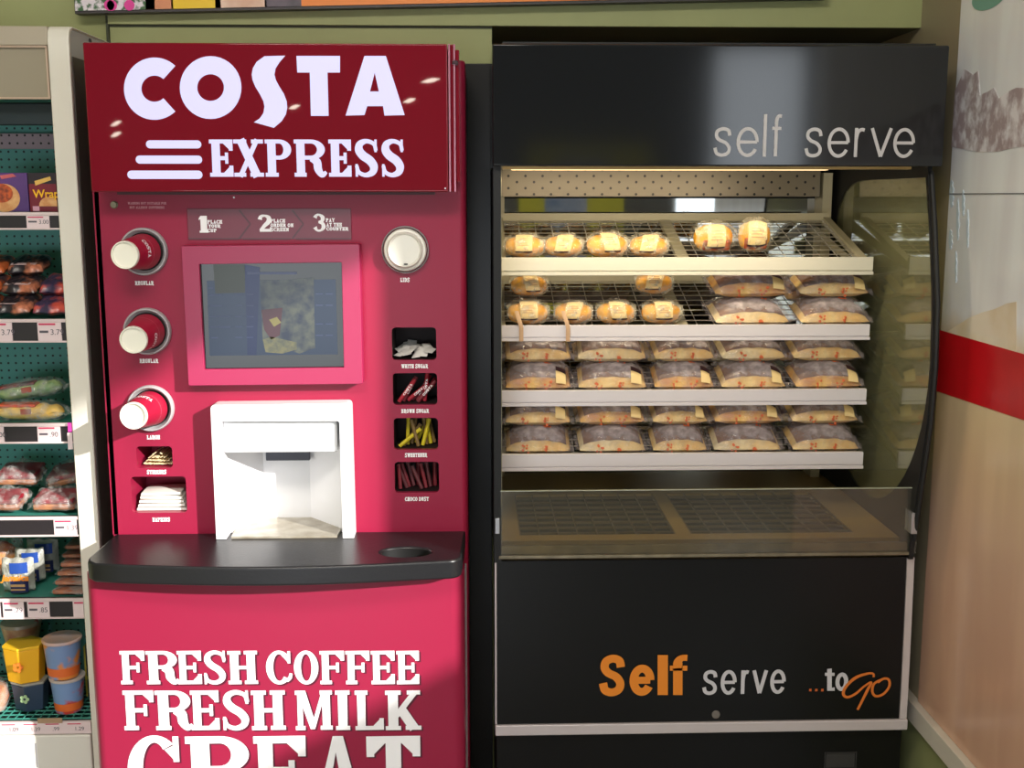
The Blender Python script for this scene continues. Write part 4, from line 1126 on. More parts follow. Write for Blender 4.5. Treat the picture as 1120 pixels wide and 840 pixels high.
def flatpack(w, d, h, root, m, name='wrapper', seed=0, amp=.004, nx=24, ny=14, sq=3, fins=True, low=.34):
    """pillow pack lying flat (w across x, d along y, h high), base at z=0"""
    rs = random.Random(seed); ph = [rs.uniform(0, 6) for _ in range(6)]
    def f(top):
        def g(u, v):
            a, b_ = 2 * u - 1, 2 * v - 1
            k = max(0, 1 - abs(a) ** sq) ** .5 * max(0, 1 - abs(b_) ** sq) ** .45
            wob = (math.sin(8 * a + 4 * b_ + ph[0]) * .6 + math.sin(17 * a - 6 * b_ + ph[1]) * .4 + math.sin(11 * b_ + ph[2]) * .4) * amp * k
            z = h * low + (h * (1 - low) * k + wob if top else -h * low * min(1, k * 1.4))
            return (a * w / 2 + .003 * math.sin(5 * b_ + ph[3]), b_ * d / 2 + .003 * math.sin(6 * a + ph[4]), max(0, z))
        return g
    mb = MB().grid(f(True), nx, ny).grid(f(False), nx, ny)
    if fins:
        for s_ in (-1, 1):
            mb.grid(lambda u, v: (s_ * (w / 2 - .002 + .007 * u), (2 * v - 1) * d / 2 * (.9 + .12 * u), h * low + .003 * math.sin(20 * v + ph[5]) * (1 + u)), 2, 16)
    return mb.build(name, m, root, smooth=True)

# tortilla kit boxes, top shelf
z = shz[0]
yb_ = YR + .03
def kit(x0, x1, label, m, side, name='food_box'):
    a, b_ = ax(x0, 215, yb_), ax(x1, 215, yb_)
    if b_ > UX0 - .003: b_ = UX0 - .003
    h_ = az(25, 189, yb_) - z
    root = thing(name, label, 'box', ((a + b_) / 2, yb_ + .04, z))
    MB().box(a, b_, yb_, yb_ + .07, z, z + h_).build('carton', m, root, bevel=.0012)
    return root, a, b_, h_
k, a, b_, h_ = kit(-30, 31, 'purple food box showing a filled wrap, top shelf of the teal unit', mat('purple print', (98, 62, 128), .35, rgb2=(82, 52, 112), scale=12), None)
wp = MB(); wcx, wcz = ax(4, 212, yb_), z + h_ * .36
wp.prism([(wcx + .034 * math.cos(t * PI / 12) * (1 if t < 13 else 1), wcz + .030 * math.sin(t * PI / 12)) for t in range(24)], yb_ - .001, yb_)
wp.build('wrap_picture', mat('printed tortilla', (226, 176, 120), .5, rgb2=(206, 140, 84), scale=60), k)
MB().prism([(wcx - .004 + .024 * math.cos(t * PI / 12), wcz + .010 + .020 * math.sin(t * PI / 12)) for t in range(24)], yb_ - .002, yb_ - .001).build('filling_picture', mat('printed filling', (206, 92, 40), .5, rgb2=(120, 50, 34), scale=120), k)
MB().prism([at(0, 192, yb_ - .0), at(14, 190, yb_), at(18, 193, yb_), at(2, 196, yb_)][::-1], yb_ - .0015, yb_).build('leaf_picture', mat('printed red leaf', (200, 96, 100), .5), k)
k, a, b_, h_ = kit(32, 62, 'dark red food box with yellow word Wraps, top shelf of the teal unit', mat('deep red print', (124, 28, 48), .35, rgb2=(108, 20, 40), scale=12), None)
MB().box(a + .0, b_, yb_ - .0008, yb_, z + h_ * .72, z + h_).build('dark_header', mat('near black print', (36, 22, 34), .4), k)
q = [at(39, 203, yb_), at(56, 197, yb_), at(55, 193, yb_), at(38, 198, yb_)]
MB().prism(q, yb_ - .0018, yb_ - .0008).build('yellow_ribbon', mat('printed gold', (226, 180, 90), .5), k)
bfont('Wraps', .0235, mat('yellow print', (244, 184, 20), .5), 'lettering', k, (ax(36.5, 215, yb_), yb_ - .0012, az(40, 216, yb_)), bold=.0005)
MB().prism([(min(b_, ax(54, 220, yb_) + .022 * math.cos(t * PI / 10)), z + .012 + .020 * abs(math.sin(t * PI / 10)) if t < 11 else z + .004) for t in range(0, 11)], yb_ - .001, yb_).build('tortilla_picture', mat('printed tortilla', (226, 176, 120), .5), k)
MB().box(ax(36, 226, yb_), ax(43, 226, yb_), yb_ - .001, yb_, z + .002, z + .012).build('pink_panel', mat('printed pink panel', (206, 150, 170), .5), k)

# second shelf: dark meat packs, shingled
z = shz[1]
MEATS = [mat('dark sausage print', (62, 50, 56), .3, rgb2=(206, 104, 56), scale=26, lo=.46, hi=.6), mat('dark ham print', (46, 40, 46), .3, rgb2=(214, 130, 96), scale=22, lo=.5, hi=.64), mat('dark bacon print', (66, 56, 84), .3, rgb2=(204, 84, 70), scale=22, lo=.47, hi=.6)]
md = [(-3, 0, .0, 'black topped meat pack lying at the left end of the second shelf'), (20, 0, .0, 'black meat pack with thin white line, front middle of the second shelf'), (52, 0, .0, 'black meat pack at the front right corner of the second shelf'),
      (2, 1, .0, 'dark meat pack with bright red round sticker on the second shelf'), (28, 1, .0, 'orange-brown meat pack in the middle layer of the second shelf'), (56, 1, .0, 'orange-red meat pack in the middle layer beside the white upright'),
      (36, 2, .0, 'dark brown meat pack at the top of the heap, second shelf'), (60, 2, .0, 'dark meat pack with pale lettering strip at the top right of the second shelf')]
for i, (px, ly, _, lab) in enumerate(md):
    yy = YU + .072 + .040 * ly
    x = (-1.086, -1.004, -.923)[i % 3]
    root = thing('meat_pack', lab, 'pack', (0, 0, 0), 'meat packs on the second shelf')
    flatpack(.078, .085, .024, root, MEATS[i % 3], 'pack', seed=i, amp=.002, fins=False, sq=6)
    if i in (3,):
        MB().lathe([(0, .020), (.0012, .020)], (.01, -.020, .022), (0, -.3, 1), 24).build('red_sticker', mat('bright red sticker', (226, 40, 62), .4), root)
    elif i in (6, 7, 4): MB().box(-.030, .025, -.034, -.024, .0225, .0238).build('pale_strip', mat('pale print strip', (206, 176, 176), .5), root, bevel=.0005)
    elif i == 1: MB().box(-.03, .012, -.030, -.0275, .0235, .0245).build('white_line', mat('pale print strip', (206, 176, 176), .5), root)
    root.location = (x, yy, z + .016 + ly * .041); root.rotation_euler = (.30, 0, rnd(-.03, .03))

# third shelf: two long salad baguettes
z = shz[2]
def salad(x0, x1, yc, zz, lab, cols, rot, seed):
    root = thing('salad_pack', lab, 'pack', (0, 0, 0), 'filled rolls on the third shelf')
    w_ = x1 - x0
    MB().grid(lambda u, v: ((u - .5) * w_ * .92, .026 * math.cos(PI * v) * (max(0, 1 - abs(2 * u - 1) ** 4) ** .5), .018 + .017 * math.sin(PI * v) * (max(0, 1 - abs(2 * u - 1) ** 4) ** .5) + .002 * math.sin(30 * u)), 30, 10).grid(lambda u, v: ((u - .5) * w_ * .92, .026 * math.cos(PI * v) * (max(0, 1 - abs(2 * u - 1) ** 4) ** .5), .018 - .017 * math.sin(PI * v) * (max(0, 1 - abs(2 * u - 1) ** 4) ** .5)), 30, 10).build('filling', cols[0], root, smooth=True)
    MB().box(-w_ * .42, w_ * .1, -.020, .016, .030, .037).build('topping', cols[1], root, bevel=.003)
    flatpack(w_, .062, .042, root, FILMK, 'wrapper', seed=seed, amp=.003)
    MB().box(-.012, .010, -.029, -.026, .016, .028).build('small_label', mat('brick label', (168, 80, 60), .5), root)
    root.location = ((x0 + x1) / 2, yc, zz); root.rotation_euler = rot
V1 = mat('egg and cheese', (240, 206, 120), .5, rgb2=(232, 180, 50), scale=26); V2 = mat('tomato slices', (206, 60, 30), .4, rgb2=(226, 100, 60), scale=30)
V3 = mat('lettuce mix', (180, 196, 130), .5, rgb2=(110, 150, 90), scale=34); V4 = mat('beetroot leaves', (70, 36, 44), .5, rgb2=(150, 60, 50), scale=34)
salad(ax(-6, 450, YU + .05), ax(74, 450, YU + .05), YU + .05, z, 'long yellow egg and tomato filled roll lying front of the third shelf', (V1, V2), (0, 0, 0), 3)
salad(ax(-4, 430, YU + .12), ax(72, 430, YU + .12), YU + .125, z + .036, 'green salad pack with dark leaves lying behind the yellow filled roll', (V3, V4), (0, -.14, .1), 4)

# fourth shelf: clear sandwich packs
z = shz[3]
SAND = mat('filled bread slices', (190, 130, 84), .5, rgb2=(150, 84, 60), scale=24); HAM = mat('red filling', (150, 30, 44), .5, rgb2=(120, 24, 40), scale=30)
for i, (px, ly, lab) in enumerate([(14, 0, 'clear wrapped sandwich at the left of the fourth shelf, foil knot on its right'), (68, 0, 'clear wrapped sandwich beside the white upright on the fourth shelf'), (20, 1, 'wrapped sandwich with red filling lying behind on the fourth shelf'), (62, 1, 'silvery wrapped sandwich leaning at the back right of the fourth shelf')]):
    yy = YU + .065 + ly * .10
    root = thing('wrapped_sandwich', lab, 'sandwich', (0, 0, 0), 'sandwiches on the fourth shelf')
    w_ = .100
    MB().box(-w_ * .46, w_ * .46, -.035, .035, .002, .016).build('bread', SAND, root, bevel=.004)
    MB().box(-w_ * .45, w_ * .45, -.034, .034, .017, .028).build('filling', HAM, root, bevel=.003)
    flatpack(w_, .085, .040, root, FILMK, 'wrapper', seed=20 + i, amp=.005)
    root.location = ((-1.066, -.944, -1.062, -.946)[i], yy, z + .010 + ly * .036); root.rotation_euler = (.15 + .1 * ly, (.0, 0, 0, -.2)[i], 0)

# fifth shelf: blue bagged coffee, orange bag, stack of flat packs
z = shz[4]
BLUEB = mat('blue print', (34, 70, 150), .3); NAVYB = mat('navy print', (22, 30, 78), .35)
def snack_bag(px0, px1, yy, lab, front=True, seed=0):
    a, b_ = ax(px0, 630, yy), ax(px1, 630, yy)
    root = thing('snack_bag', lab, 'bag', (0, 0, 0), 'blue bags on the fifth shelf')
    w_, h_ = b_ - a, .078
    crimp(w_, h_, .045, 'bag', film('silvery bag film', (186, 186, 176), .62, .2, .8, 40) if 'silvery bag film' not in MATS else MATS['silvery bag film'], root, seed=seed, amp=.003)
    MB().grid(lambda u, v: (w_ * (-.12 + .52 * u), -.0245 * max(0, 1 - abs(2 * (.38 + .52 * u) - 1) ** 3) ** .5 - .002, h_ * (.62 + .32 * v)), 8, 3).build('blue_band', BLUEB, root)
    MB().grid(lambda u, v: (w_ * (-.12 + .52 * u), -.0245 * max(0, 1 - abs(2 * (.38 + .52 * u) - 1) ** 3) ** .5 - .003, h_ * (.05 + .36 * v)), 8, 3).build('navy_band', NAVYB, root)
    MB().box(-w_ * .10, w_ * .34, -.030, -.0285, h_ * .13, h_ * .17).build('tan_stripe', mat('tan print', (190, 150, 100), .5), root)
    MB().box(-w_ * .10, w_ * .34, -.030, -.0285, h_ * .24, h_ * .31).build('tan_stripe', mat('tan print', (190, 150, 100), .5), root)
    if front:
        bfont('Jamaica', .020, ORANGE, 'lettering', root, (-w_ * .36, -.031, h_ * .43), bold=.0008, shear=.3)
    root.location = ((a + b_) / 2, yy, z); root.rotation_euler = (0, 0, 0)
    return root
snack_bag(3, 38, YU + .06, 'blue and silver bag with orange lettering standing on the fifth shelf', True, 1)
snack_bag(18, 50, YU + .115, 'second blue and silver bag, behind the one with orange lettering', False, 2).location.z += .006
snack_bag(32, 66, YU + .17, 'third blue and silver bag, at the back of the fifth shelf', False, 3).location.z += .010
root = thing('pastry_bag', 'clear bag of orange-brown pastries at the back left of the fifth shelf', 'bag', (0, 0, 0))
MB().grid(lambda u, v: (.05 * math.cos(2 * PI * u) * math.sin(PI * v), .03 * math.sin(2 * PI * u) * math.sin(PI * v), .045 - .042 * math.cos(PI * v)), 20, 12).build('pastries', mat('orange pastries', (226, 150, 60), .5, rgb2=(190, 70, 40), scale=30), root, smooth=True)
crimp(.12, .10, .07, 'wrapper', FILMK, root, seed=9)
root.location = (ax(-8, 600, YU + .14), YU + .165, z)
SLC = [mat('brown slices a', (176, 104, 66), .5, rgb2=(130, 64, 44), scale=26), mat('brown slices b', (190, 120, 70), .5, rgb2=(150, 70, 40), scale=26)]
p0 = None
for i in range(6):
    yy = YU + .07 + .018 * i
    x = -.922
    zz = z + .0155 * i
    if p0 is None:
        p0 = thing('flat_pack', 'flat wrapped pack of brown slices in the stack at the right end of shelf five', 'pack', (0, 0, 0), 'stack of flat brown packs')
        MB().box(-.035, .035, -.045, .045, .0015, .011).build('slices', SLC[0], p0, bevel=.003)
        flatpack(.077, .10, .0145, p0, FILMK, 'wrapper', seed=31, amp=.001, fins=False, sq=8); o = p0
    else: o = dup(p0, (0, 0, 0))
    o.location = (x, yy, zz); o.rotation_euler = (0, 0, rnd(-.06, .06))

# bottom wire shelf: cartons and pots
z = zb1 + .006
def poly_tub(x0, x1, yy, zz, h_, lab, m, topm, name='carton_pot', flare=.85, n=6, sidem=None):
    a, b_ = ax(x0, 750, yy), ax(x1, 750, yy); r = (b_ - a) / 2
    root = thing(name, lab, 'tub', (0, 0, 0), 'salad tubs on the wire shelf')
    o8 = [(r * 1.0 * math.cos(PI * 2 * (k + .5) / n), r * .85 * math.sin(PI * 2 * (k + .5) / n)) for k in range(n)]
    vs = [(x * flare, y * flare, 0) for x, y in o8] + [(x, y, h_ * .92) for x, y in o8]
    mb = MB(); mb.add(vs, [tuple(range(n))[::-1], tuple(range(n, 2 * n))] + [(i, (i + 1) % n, (i + 1) % n + n, i + n) for i in range(n)])
    mb.build('tub_body', m, root, bevel=.002)
    MB().prism([(x * 1.02, y * 1.02) for x, y in o8], h_ * .925, h_, axis='z').build('tub_lid', topm, root, bevel=.001)
    # printed emblem on the front face
    yf = -r * .85 * math.sin(PI / n * (1 if n == 6 else 1)) if False else min(v[1] for v in vs) 
    em = MB()
    for k in range(5):
        t = 2 * PI * k / 5; em.lathe([(0, r * .10), (.001, r * .09)], (r * .16 * math.cos(t), yf - .0012 + .002 * 0, h_ * .5 + r * .16 * math.sin(t)), (0, 1, 0), 10)
    em.build('printed_emblem', sidem or mat('orange print', (226, 120, 40), .5), root)
    root.location = ((a + b_) / 2, yy, zz); root.rotation_euler = (0, 0, rnd(-.05, .05))
    return root
YEL = mat('yellow carton', (238, 178, 30), .45); NAV = mat('dark blue green carton', (44, 62, 84), .45); PALEG = mat('pale green print', (170, 200, 150), .5)
yy = YU + .07
h1 = az(30, 742, yy) - z
poly_tub(13, 54, yy, z, h1, 'dark blue hexagonal tub with green leaf print under the yellow tub', NAV, mat('clear tub rim', (150, 150, 140), .3), sidem=PALEG)
poly_tub(7, 53, yy, z + h1 + .0005, .088, 'yellow hexagonal salad tub stacked on the dark blue one', YEL, mat('yellow lid', (240, 190, 40), .35))
poly_tub(24, 64, yy + .078, z + .050, .105, 'blue-grey tub with pale green leaf on its lid, behind the yellow tub', NAV, mat('slate blue lid', (84, 106, 124), .4), sidem=PALEG).location.z = z
CUPB = mat('blue and orange printed pot', (120, 146, 190), .45, rgb2=(226, 140, 60), scale=22, lo=.48, hi=.58)
CUPC = mat('pale blue and red printed pot', (120, 150, 196), .45, rgb2=(196, 60, 50), scale=20, lo=.5, hi=.6)
def pot(x0, x1, yy, zz, h_, lab, m, lidm):
    a, b_ = ax(x0, 740, yy), ax(x1, 740, yy); r = (b_ - a) / 2
    root = thing('noodle_pot', lab, 'pot', (0, 0, 0), 'round pots on the wire shelf')
    MB().lathe([(0, r * .78), (h_ * .95, r * .97)], (0, 0, 0), (0, 0, 1), 36).build('pot_body', m, root, angle=30)
    MB().lathe([(h_ * .93, r * 1.02), (h_ * .98, r * 1.03), (h_ * .99, r * 1.0), (h_, r * .95), (h_ * .985, r * .9), (h_ * .985, .0002)], (0, 0, 0), (0, 0, 1), 36, cap=False).build('pot_lid', lidm, root, angle=35)
    bnd = MB().lathe([(h_ * .08, r * .81), (h_ * .30, r * .852)], (0, 0, 0), (0, 0, 1), 36, cap=False).build('printed_band', mat('orange red band', (226, 110, 50), .45), root, angle=30)
    root.location = ((a + b_) / 2, yy, zz)
yy = YU + .055; h2 = az(70, 738, yy) - z
pot(55, 92, yy, z, h2, 'round blue pot with red and orange print at the bottom of its stack', CUPC, mat('clear rim lid', (190, 180, 176), .3))
pot(50, 91, yy, z + h2 + .0005, .092, 'round pale pot with foil lid stacked on the blue pot', CUPB, mat('pinkish foil lid', (196, 180, 186), .35, rgb2=(220, 170, 140), scale=20))
root = thing('salad_bowl', 'clear round bowl with red and white label behind the dark blue tubs', 'bowl', (0, 0, 0))
MB().lathe([(0, .034), (.05, .044), (.065, .046)], (0, 0, 0), (0, 0, 1), 32).build('bowl', mat('salad through plastic', (176, 110, 80), .3, rgb2=(210, 180, 140), scale=24), root, angle=30)
MB().lathe([(.0655, .048), (.073, .046), (.080, .030)], (0, 0, 0), (0, 0, 1), 32).build('bowl_lid', mat('ribbed clear lid', (176, 160, 140), .25, rgb2=(200, 60, 60), scale=16, lo=.55, hi=.6), root, angle=30)
root.location = (ax(24, 690, YU + .235), YU + .234, z); d2 = None
root.location.z = z + .075
root2 = thing('salad_bowl', 'lower clear bowl under the labelled bowl at the back of the wire shelf', 'bowl', (0, 0, 0))
MB().lathe([(0, .034), (.05, .044), (.068, .046)], (0, 0, 0), (0, 0, 1), 32).build('bowl', MATS['salad through plastic'], root2, angle=30)
MB().lathe([(.0682, .048), (.0745, .046)], (0, 0, 0), (0, 0, 1), 32).build('bowl_lid', MATS['ribbed clear lid'], root2, angle=30)
root2.location = (ax(24, 690, YU + .235), YU + .234, z)
root = thing('carton', 'dark carton with yellow edge standing behind the round pots', 'carton', (0, 0, 0))
MB().box(-.022, .020, -.02, .02, 0, .125).build('box', mat('dark green print', (30, 50, 62), .4, rgb2=(150, 160, 60), scale=40, lo=.55, hi=.6), root, bevel=.001)
MB().box(-.026, -.022, -.02, .02, 0, .125).build('yellow_edge', mat('lemon print', (220, 206, 90), .4), root)
root.location = (UX0 - .024, YU + .14, z)
root = thing('fruit_pack', 'clear pack with reddish contents at the far left of the wire shelf', 'pack', (0, 0, 0))
MB().lathe([(0, .03), (.03, .042), (.055, .036), (.06, .02)], (0, 0, 0), (0, 0, 1), 28).build('contents', mat('reddish contents', (150, 60, 50), .4, rgb2=(210, 150, 100), scale=24), root, angle=50)
MB().lathe([(0, .033), (.03, .046), (.062, .040), (.064, .0002)], (0, 0, 0), (0, 0, 1), 28).build('wrapper', FILMK, root, angle=50)
root.location = (ax(-12, 745, YU + .06), YU + .06, z)

# ------------------------------------------------------------------ open food cabinet
YK = 2.45
fr = thing('food_display_cabinet', 'tall black open self-serve food cabinet with four cream sloping shelves', 'display cabinet', (0.52, 2.8, 0))
KX0, KX1 = 0.038, 0.990
YHF = 2.42
hzb, hzt = az(780, 182, YHF), az(780, 48.5, YHF)
# header
MB().box(KX0 - .002, KX1 + .002, YHF, YHF + .30, hzb, hzt).build('header', HDRB, fr, bevel=.004)
MB().box(KX0 + .02, KX1 - .02, YHF + .02, YHF + .3, hzt, hzt + .006).build('header_lid', BLACK, fr)
gl = at(990, 170, YHF)
tx_ = MB(); s4 = 4.0
def c4(x, y): return at(760 + x / s4, 120 + y / s4, YHF)
wv = .0070
for ch, x0, x1, y0, y1 in (('s', 79, 164, 76, 206), ('e', 180, 281, 76, 207), ('l', 298, 314, 20, 205), ('f', 330, 388, 21, 204),
                           ('s', 477, 563, 78, 209), ('e', 577, 680, 78, 210), ('r', 694, 750, 80, 207), ('v', 762, 866, 81, 208), ('e', 864, 966, 80, 211)):
    a, b_ = c4(x0, y1), c4(x1, y0)
    tx_.flat(sans(ch, a[0], b_[0], a[1], b_[1], wv), YHF - .0010)
tx_.build('lettering', mat('pale grey lettering', (196, 192, 192), .5), fr)
# lower body: gently bowed front panel, white edge trims, kick plate
zl1, zl0 = az(540, 614, YK), az(540, 790, YK)
def bow(z):  # bowed forward a little towards the foot
    t = (zl1 - z) / (zl1 - zl0); return YK - .010 * math.sin(min(1, max(0, t)) * PI / 2) - 0.0
LXR = ax(991, 620, YK)
pf = MB(); nz_ = 10
pf.grid(lambda u, v: (KX0 + .006 + (LXR - KX0 - .006) * u, bow(zl1 + (zl0 - zl1) * v), zl1 + (zl0 - zl1) * v), 1, nz_)
pf.box(KX0 + .006, LXR, YK + .004, YK + .6, zl0, zl1)
pf.build('lower_front_panel', BLACKG, fr)
xt0, xt1 = LXR + .0008, LXR + .017
et = MB()
for v in range(nz_):
    z1_, z0_ = zl1 + (zl0 - zl1) * v / nz_, zl1 + (zl0 - zl1) * (v + 1) / nz_
    et.prism([(bow(z1_) - .003, z1_), (bow(z0_) - .003, z0_), (YK + .02, z0_), (YK + .02, z1_)], xt0, xt1, axis='x')
et.build('edge_trim', ALU, fr)
MB().box(KX0 + .001, KX0 + .005, YK - .008, YK + .02, zl0, zl1).build('edge_trim', ALU, fr)
zr0 = az(540, 802, YK)
br = MB().box(KX0 + .001, LXR + .020, YK - .016, YK + .02, zr0, zl0 - .001).build('bumper_rail', ALU, fr, bevel=.003)
MB().box(KX0 + .004, LXR + .018, YK + .012, YK + .6, .08, zr0 - .001).build('kick_panel', BLACKG, fr, bevel=.002)
vt = [at(901, 841, YK + .012), at(937, 822, YK + .012)]
MB().ring([(vt[1][0], vt[1][1]), (vt[0][0], vt[1][1]), (vt[0][0], vt[0][1]), (vt[1][0], vt[0][1])], [(vt[1][0] - .002, vt[1][1] - .002), (vt[0][0] + .002, vt[1][1] - .002), (vt[0][0] + .002, vt[0][1] + .002), (vt[1][0] - .002, vt[0][1] + .002)], YK + .009, YK + .012).box(vt[0][0] + .004, vt[1][0] - .004, YK + .0105, YK + .012, vt[0][1] + .004, vt[1][1] - .004).build('socket_plate', mat('grey black plate', (52, 50, 50), .4), fr)
MB().lathe([(0, .0095), (.003, .0095), (.004, .008)], (*at(783, 781.5, YK - .011),)[:1] + (YK - .009,) + (at(783, 781.5, YK - .011)[1],), (0, -1, 0), 24).build('round_knob', mat('dull grey knob', (110, 104, 98), .5), fr, angle=30)
MB().box(KX0 + .02, KX1 - .03, YK + .05, YK + .6, 0, .08).build('plinth', BLACK, fr)
yl2 = lambda z: bow(z) - .0012
def c5(x, y): return at(640 + x / 3.2, 700 + y / 3.2, YK - .009)
def word(defs, w, m, name='lettering', Y=YK - .0116):
    mb = MB()
    for ch, x0, x1, y0, y1 in defs:
        a, b_ = c5(x0, y1), c5(x1, y0); mb.flat(sans(ch, a[0], b_[0], a[1], b_[1], w), Y)
    return mb.build(name, m, fr)
word([('S', 47, 143, 49, 196), ('e', 154, 243, 84, 194)], .0190, ORANGE)
mb = MB()
for q in ([(253, 51), (289, 51), (289, 191), (253, 191)], [(307, 191), (340, 191), (340, 78), (307, 78)], [(296, 88), (357, 88), (357, 106), (296, 106)]):
    mb.flat([[c5(*p) for p in q]], YK - .0116)
mb.flat(strip([c5(323, 100), c5(324, 76), c5(337, 62), c5(357, 61)], [.0200, .0200, .0150, .0150]), YK - .0116)
mb.build('lettering', ORANGE, fr)
word([('s', 408, 465, 103, 191), ('e', 472, 531, 103, 190), ('r', 543, 578, 104, 187), ('v', 581, 640, 104, 187), ('e', 645, 703, 101, 187)], .0086, GREYW)
word([('o', 873, 921, 112, 177)], .0095, GREYW)
MB().flat([[c5(*p) for p in q] for q in ([(846, 100), (862, 98), (862, 176), (846, 176)], [(838, 113), (872, 113), (872, 124), (838, 124)], [(856, 166), (872, 164), (872, 176), (856, 176)])], YK - .0116).build('lettering', GREYW, fr)
mb = MB()
for x in (787, 808, 829): a = c5(x - 4.5, 178); b_ = c5(x + 4.5, 169); mb.flat(R_(a[0], a[1], b_[0], b_[1]), YK - .0116)
mb.build('lettering_dots', mat('burnt orange dots', (196, 96, 40), .5), fr)
go = MB()
go.flat(strip([c5(*p) for p in ((1008, 128), (1006, 116), (985, 116), (945, 130), (912, 160), (902, 186), (916, 198), (945, 186), (975, 160), (1000, 146), (985, 176), (952, 242))], [.005, .005, .006, .0075, .007, .007, .006, .006, .005, .005, .007, .0055]), YK - .0122)
go.flat(strip([c5(*p) for p in ((1040, 134), (1010, 150), (1003, 178), (1016, 194), (1042, 186), (1062, 160), (1060, 136), (1042, 133), (1022, 146))], [.006] * 9), YK - .0130)
go.build('lettering', mat('burnt orange vinyl', (214, 116, 40), .5), fr)
# shell: left side wall, back mirror, duct
GX = .975
zdk = az(540, 590, YK + .06)
MB().box(KX0, KX0 + .016, YK - .01, 3.16, zl1 - .0, hzb).build('side_wall', BLACK, fr)
MB().box(KX0 + .0165, KX0 + .019, YK + .05, 3.14, zl1, hzb - .0).build('side_liner', BEIGE, fr)
MB().box(KX0 + .019, GX, 3.14, 3.15, zdk, az(700, 217, 3.12)).build('back_mirror', MIRROR, fr)
MB().box(KX0 + .018, GX, 3.151, 3.165, zdk - .1, hzt).build('back_board', BLACK, fr)
yd_ = 3.06
MB().box(ax(547, 200, yd_), ax(897, 200, yd_), yd_, yd_ + .003, az(700, 215, yd_), hzb + .03).build('perforated_duct', perforated('perforated duct steel', (122, 110, 90), (20, 16, 12), .0455, .0034, .35, stagger=True, metal=.3, pz=.0160), fr)
MB().box(ax(547, 200, yd_), ax(897, 200, yd_), yd_ + .003, 3.14, az(700, 215, yd_), hzb + .03).build('duct_box', BEIGE, fr)
MB().box(KX0 + .019, KX0 + .04, 3.10, 3.14, zdk, hzb).build('back_post', BEIGE, fr)
MB().box(ax(900, 240, 3.06), ax(900, 240, 3.06) + .025, 3.07, 3.14, zdk, hzb).build('back_post', BEIGE, fr)
# lit strip lamp under the header
lamp = MB().box(KX0 + .04, KX1 - .22, YHF + .07, YHF + .10, hzb - .006, hzb - .001).build('strip_lamp', mat('warm lamp tube', (255, 226, 170), .4, emit=((255, 220, 160), 2.0)), fr, bevel=.002)
MB().box(KX0 + .02, KX1 - .05, YHF + .04, YHF + .068, hzb - .005, hzb).build('lit_header_edge', mat('golden lit edge', (150, 122, 70), .35, metal=.5), fr)  # golden strip paints the lamplight on the header's underside
ld = bpy.data.lights.new('cabinet_lamp', 'AREA'); ld.shape = 'RECTANGLE'; ld.size = .72; ld.size_y = .03; ld.energy = 2.3; ld.color = (1.0, .84, .58)
lo_ = bpy.data.objects.new('cabinet_lamp', ld); COL.objects.link(lo_); lo_.location = (.42, YHF + .085, hzb - .016); lo_.rotation_euler = Vector((0, .62, -.78)).to_track_quat('-Z', 'Y').to_euler()
# glazed end: black sheet with a long rounded window, bowed front edge
edge = [(1020, 188), (1024, 250), (1027, 330), (1025, 400), (1020, 460), (1010, 530), (1001, 590)]
pf_ = [atX(px, py, GX + .012) for px, py in edge]
yb0 = 3.14
outer = [(y, z_) for y, z_ in pf_]
# window outline, sampled as a superellipse in the panel
wt_, wb_ = outer[0][1] - .012, atX(965, 555, GX)[1]
ywb = 2.98
N_ = 48
def front_y(z_):
    for i in range(len(outer) - 1):
        if outer[i][1] >= z_ >= outer[i + 1][1]:
            t = (outer[i][1] - z_) / (outer[i][1] - outer[i + 1][1]); return outer[i][0] * (1 - t) + outer[i + 1][0] * t
    return outer[0][0] if z_ > outer[0][1] else outer[-1][0]
ywb = 3.10
zc_ = az(1000, 400, front_y(1.3) )
ylow = atX(930, 515, GX)[0]
win = []
for k in range(N_):
    a = 2 * PI * k / N_; c_, s_ = math.cos(a), math.sin(a)
    if s_ >= 0:
        m_ = (abs(c_) ** 4 + abs(s_) ** 4) ** .25 if c_ < 0 else max(abs(c_), abs(s_))
        z_ = zc_ + (wt_ - zc_) * s_ / m_; q_ = c_ / m_
        yf_ = front_y(z_) + .010; yb_w = ywb
    else:
        z_ = zc_ + (zc_ - wb_) * s_; q_ = c_
        yf_ = front_y(zc_) + .010; yb_w = ywb
    y_ = (yf_ + yb_w) / 2 - (yb_w - yf_) / 2 * q_
    win.append((max(y_, front_y(z_) + .007), z_))
def outline_pt(k):
    a = 2 * PI * k / N_; c_, s_ = -math.cos(a), math.sin(a)
    return None
zbm = zl1
op = []
for k in range(N_):
    y_, z_ = win[k]
    a = 2 * PI * k / N_; c_, s_ = math.cos(a), math.sin(a)
    m_ = max(abs(c_), abs(s_)); z2 = zc_ + (s_ / m_) * ((outer[0][1] + .02 - zc_) if s_ > 0 else (zc_ - zbm))
    yfz = front_y(z2)
    y2 = (yfz if c_ > 0 else yb0) if abs(c_) >= abs(s_) else None
    if y2 is None:
        t = (c_ / m_ + 1) / 2; y2 = yb0 * (1 - t) + yfz * t
    op.append((y2, z2))
MB().ring(op, win, GX, GX + .010, axis='x').build('end_frame', BLACK, fr)
MB().prism(win, GX + .003, GX + .006, axis='x').build('end_pane', GLASSE, fr)
sl_ = MB()
pts = [(GX + .008, y - .003, z_) for y, z_ in pf_]
sl_.tube(pts, .006, 8); sl_.build('edge_seal', BLACK, fr, angle=40)
MB().box(GX - .004, GX + .010, front_y(az(1000, 570, YK)) - .006, YK + .01, az(1000, 580, YK), az(1000, 557, YK)).build('pane_clip', CHROME, fr, bevel=.001)
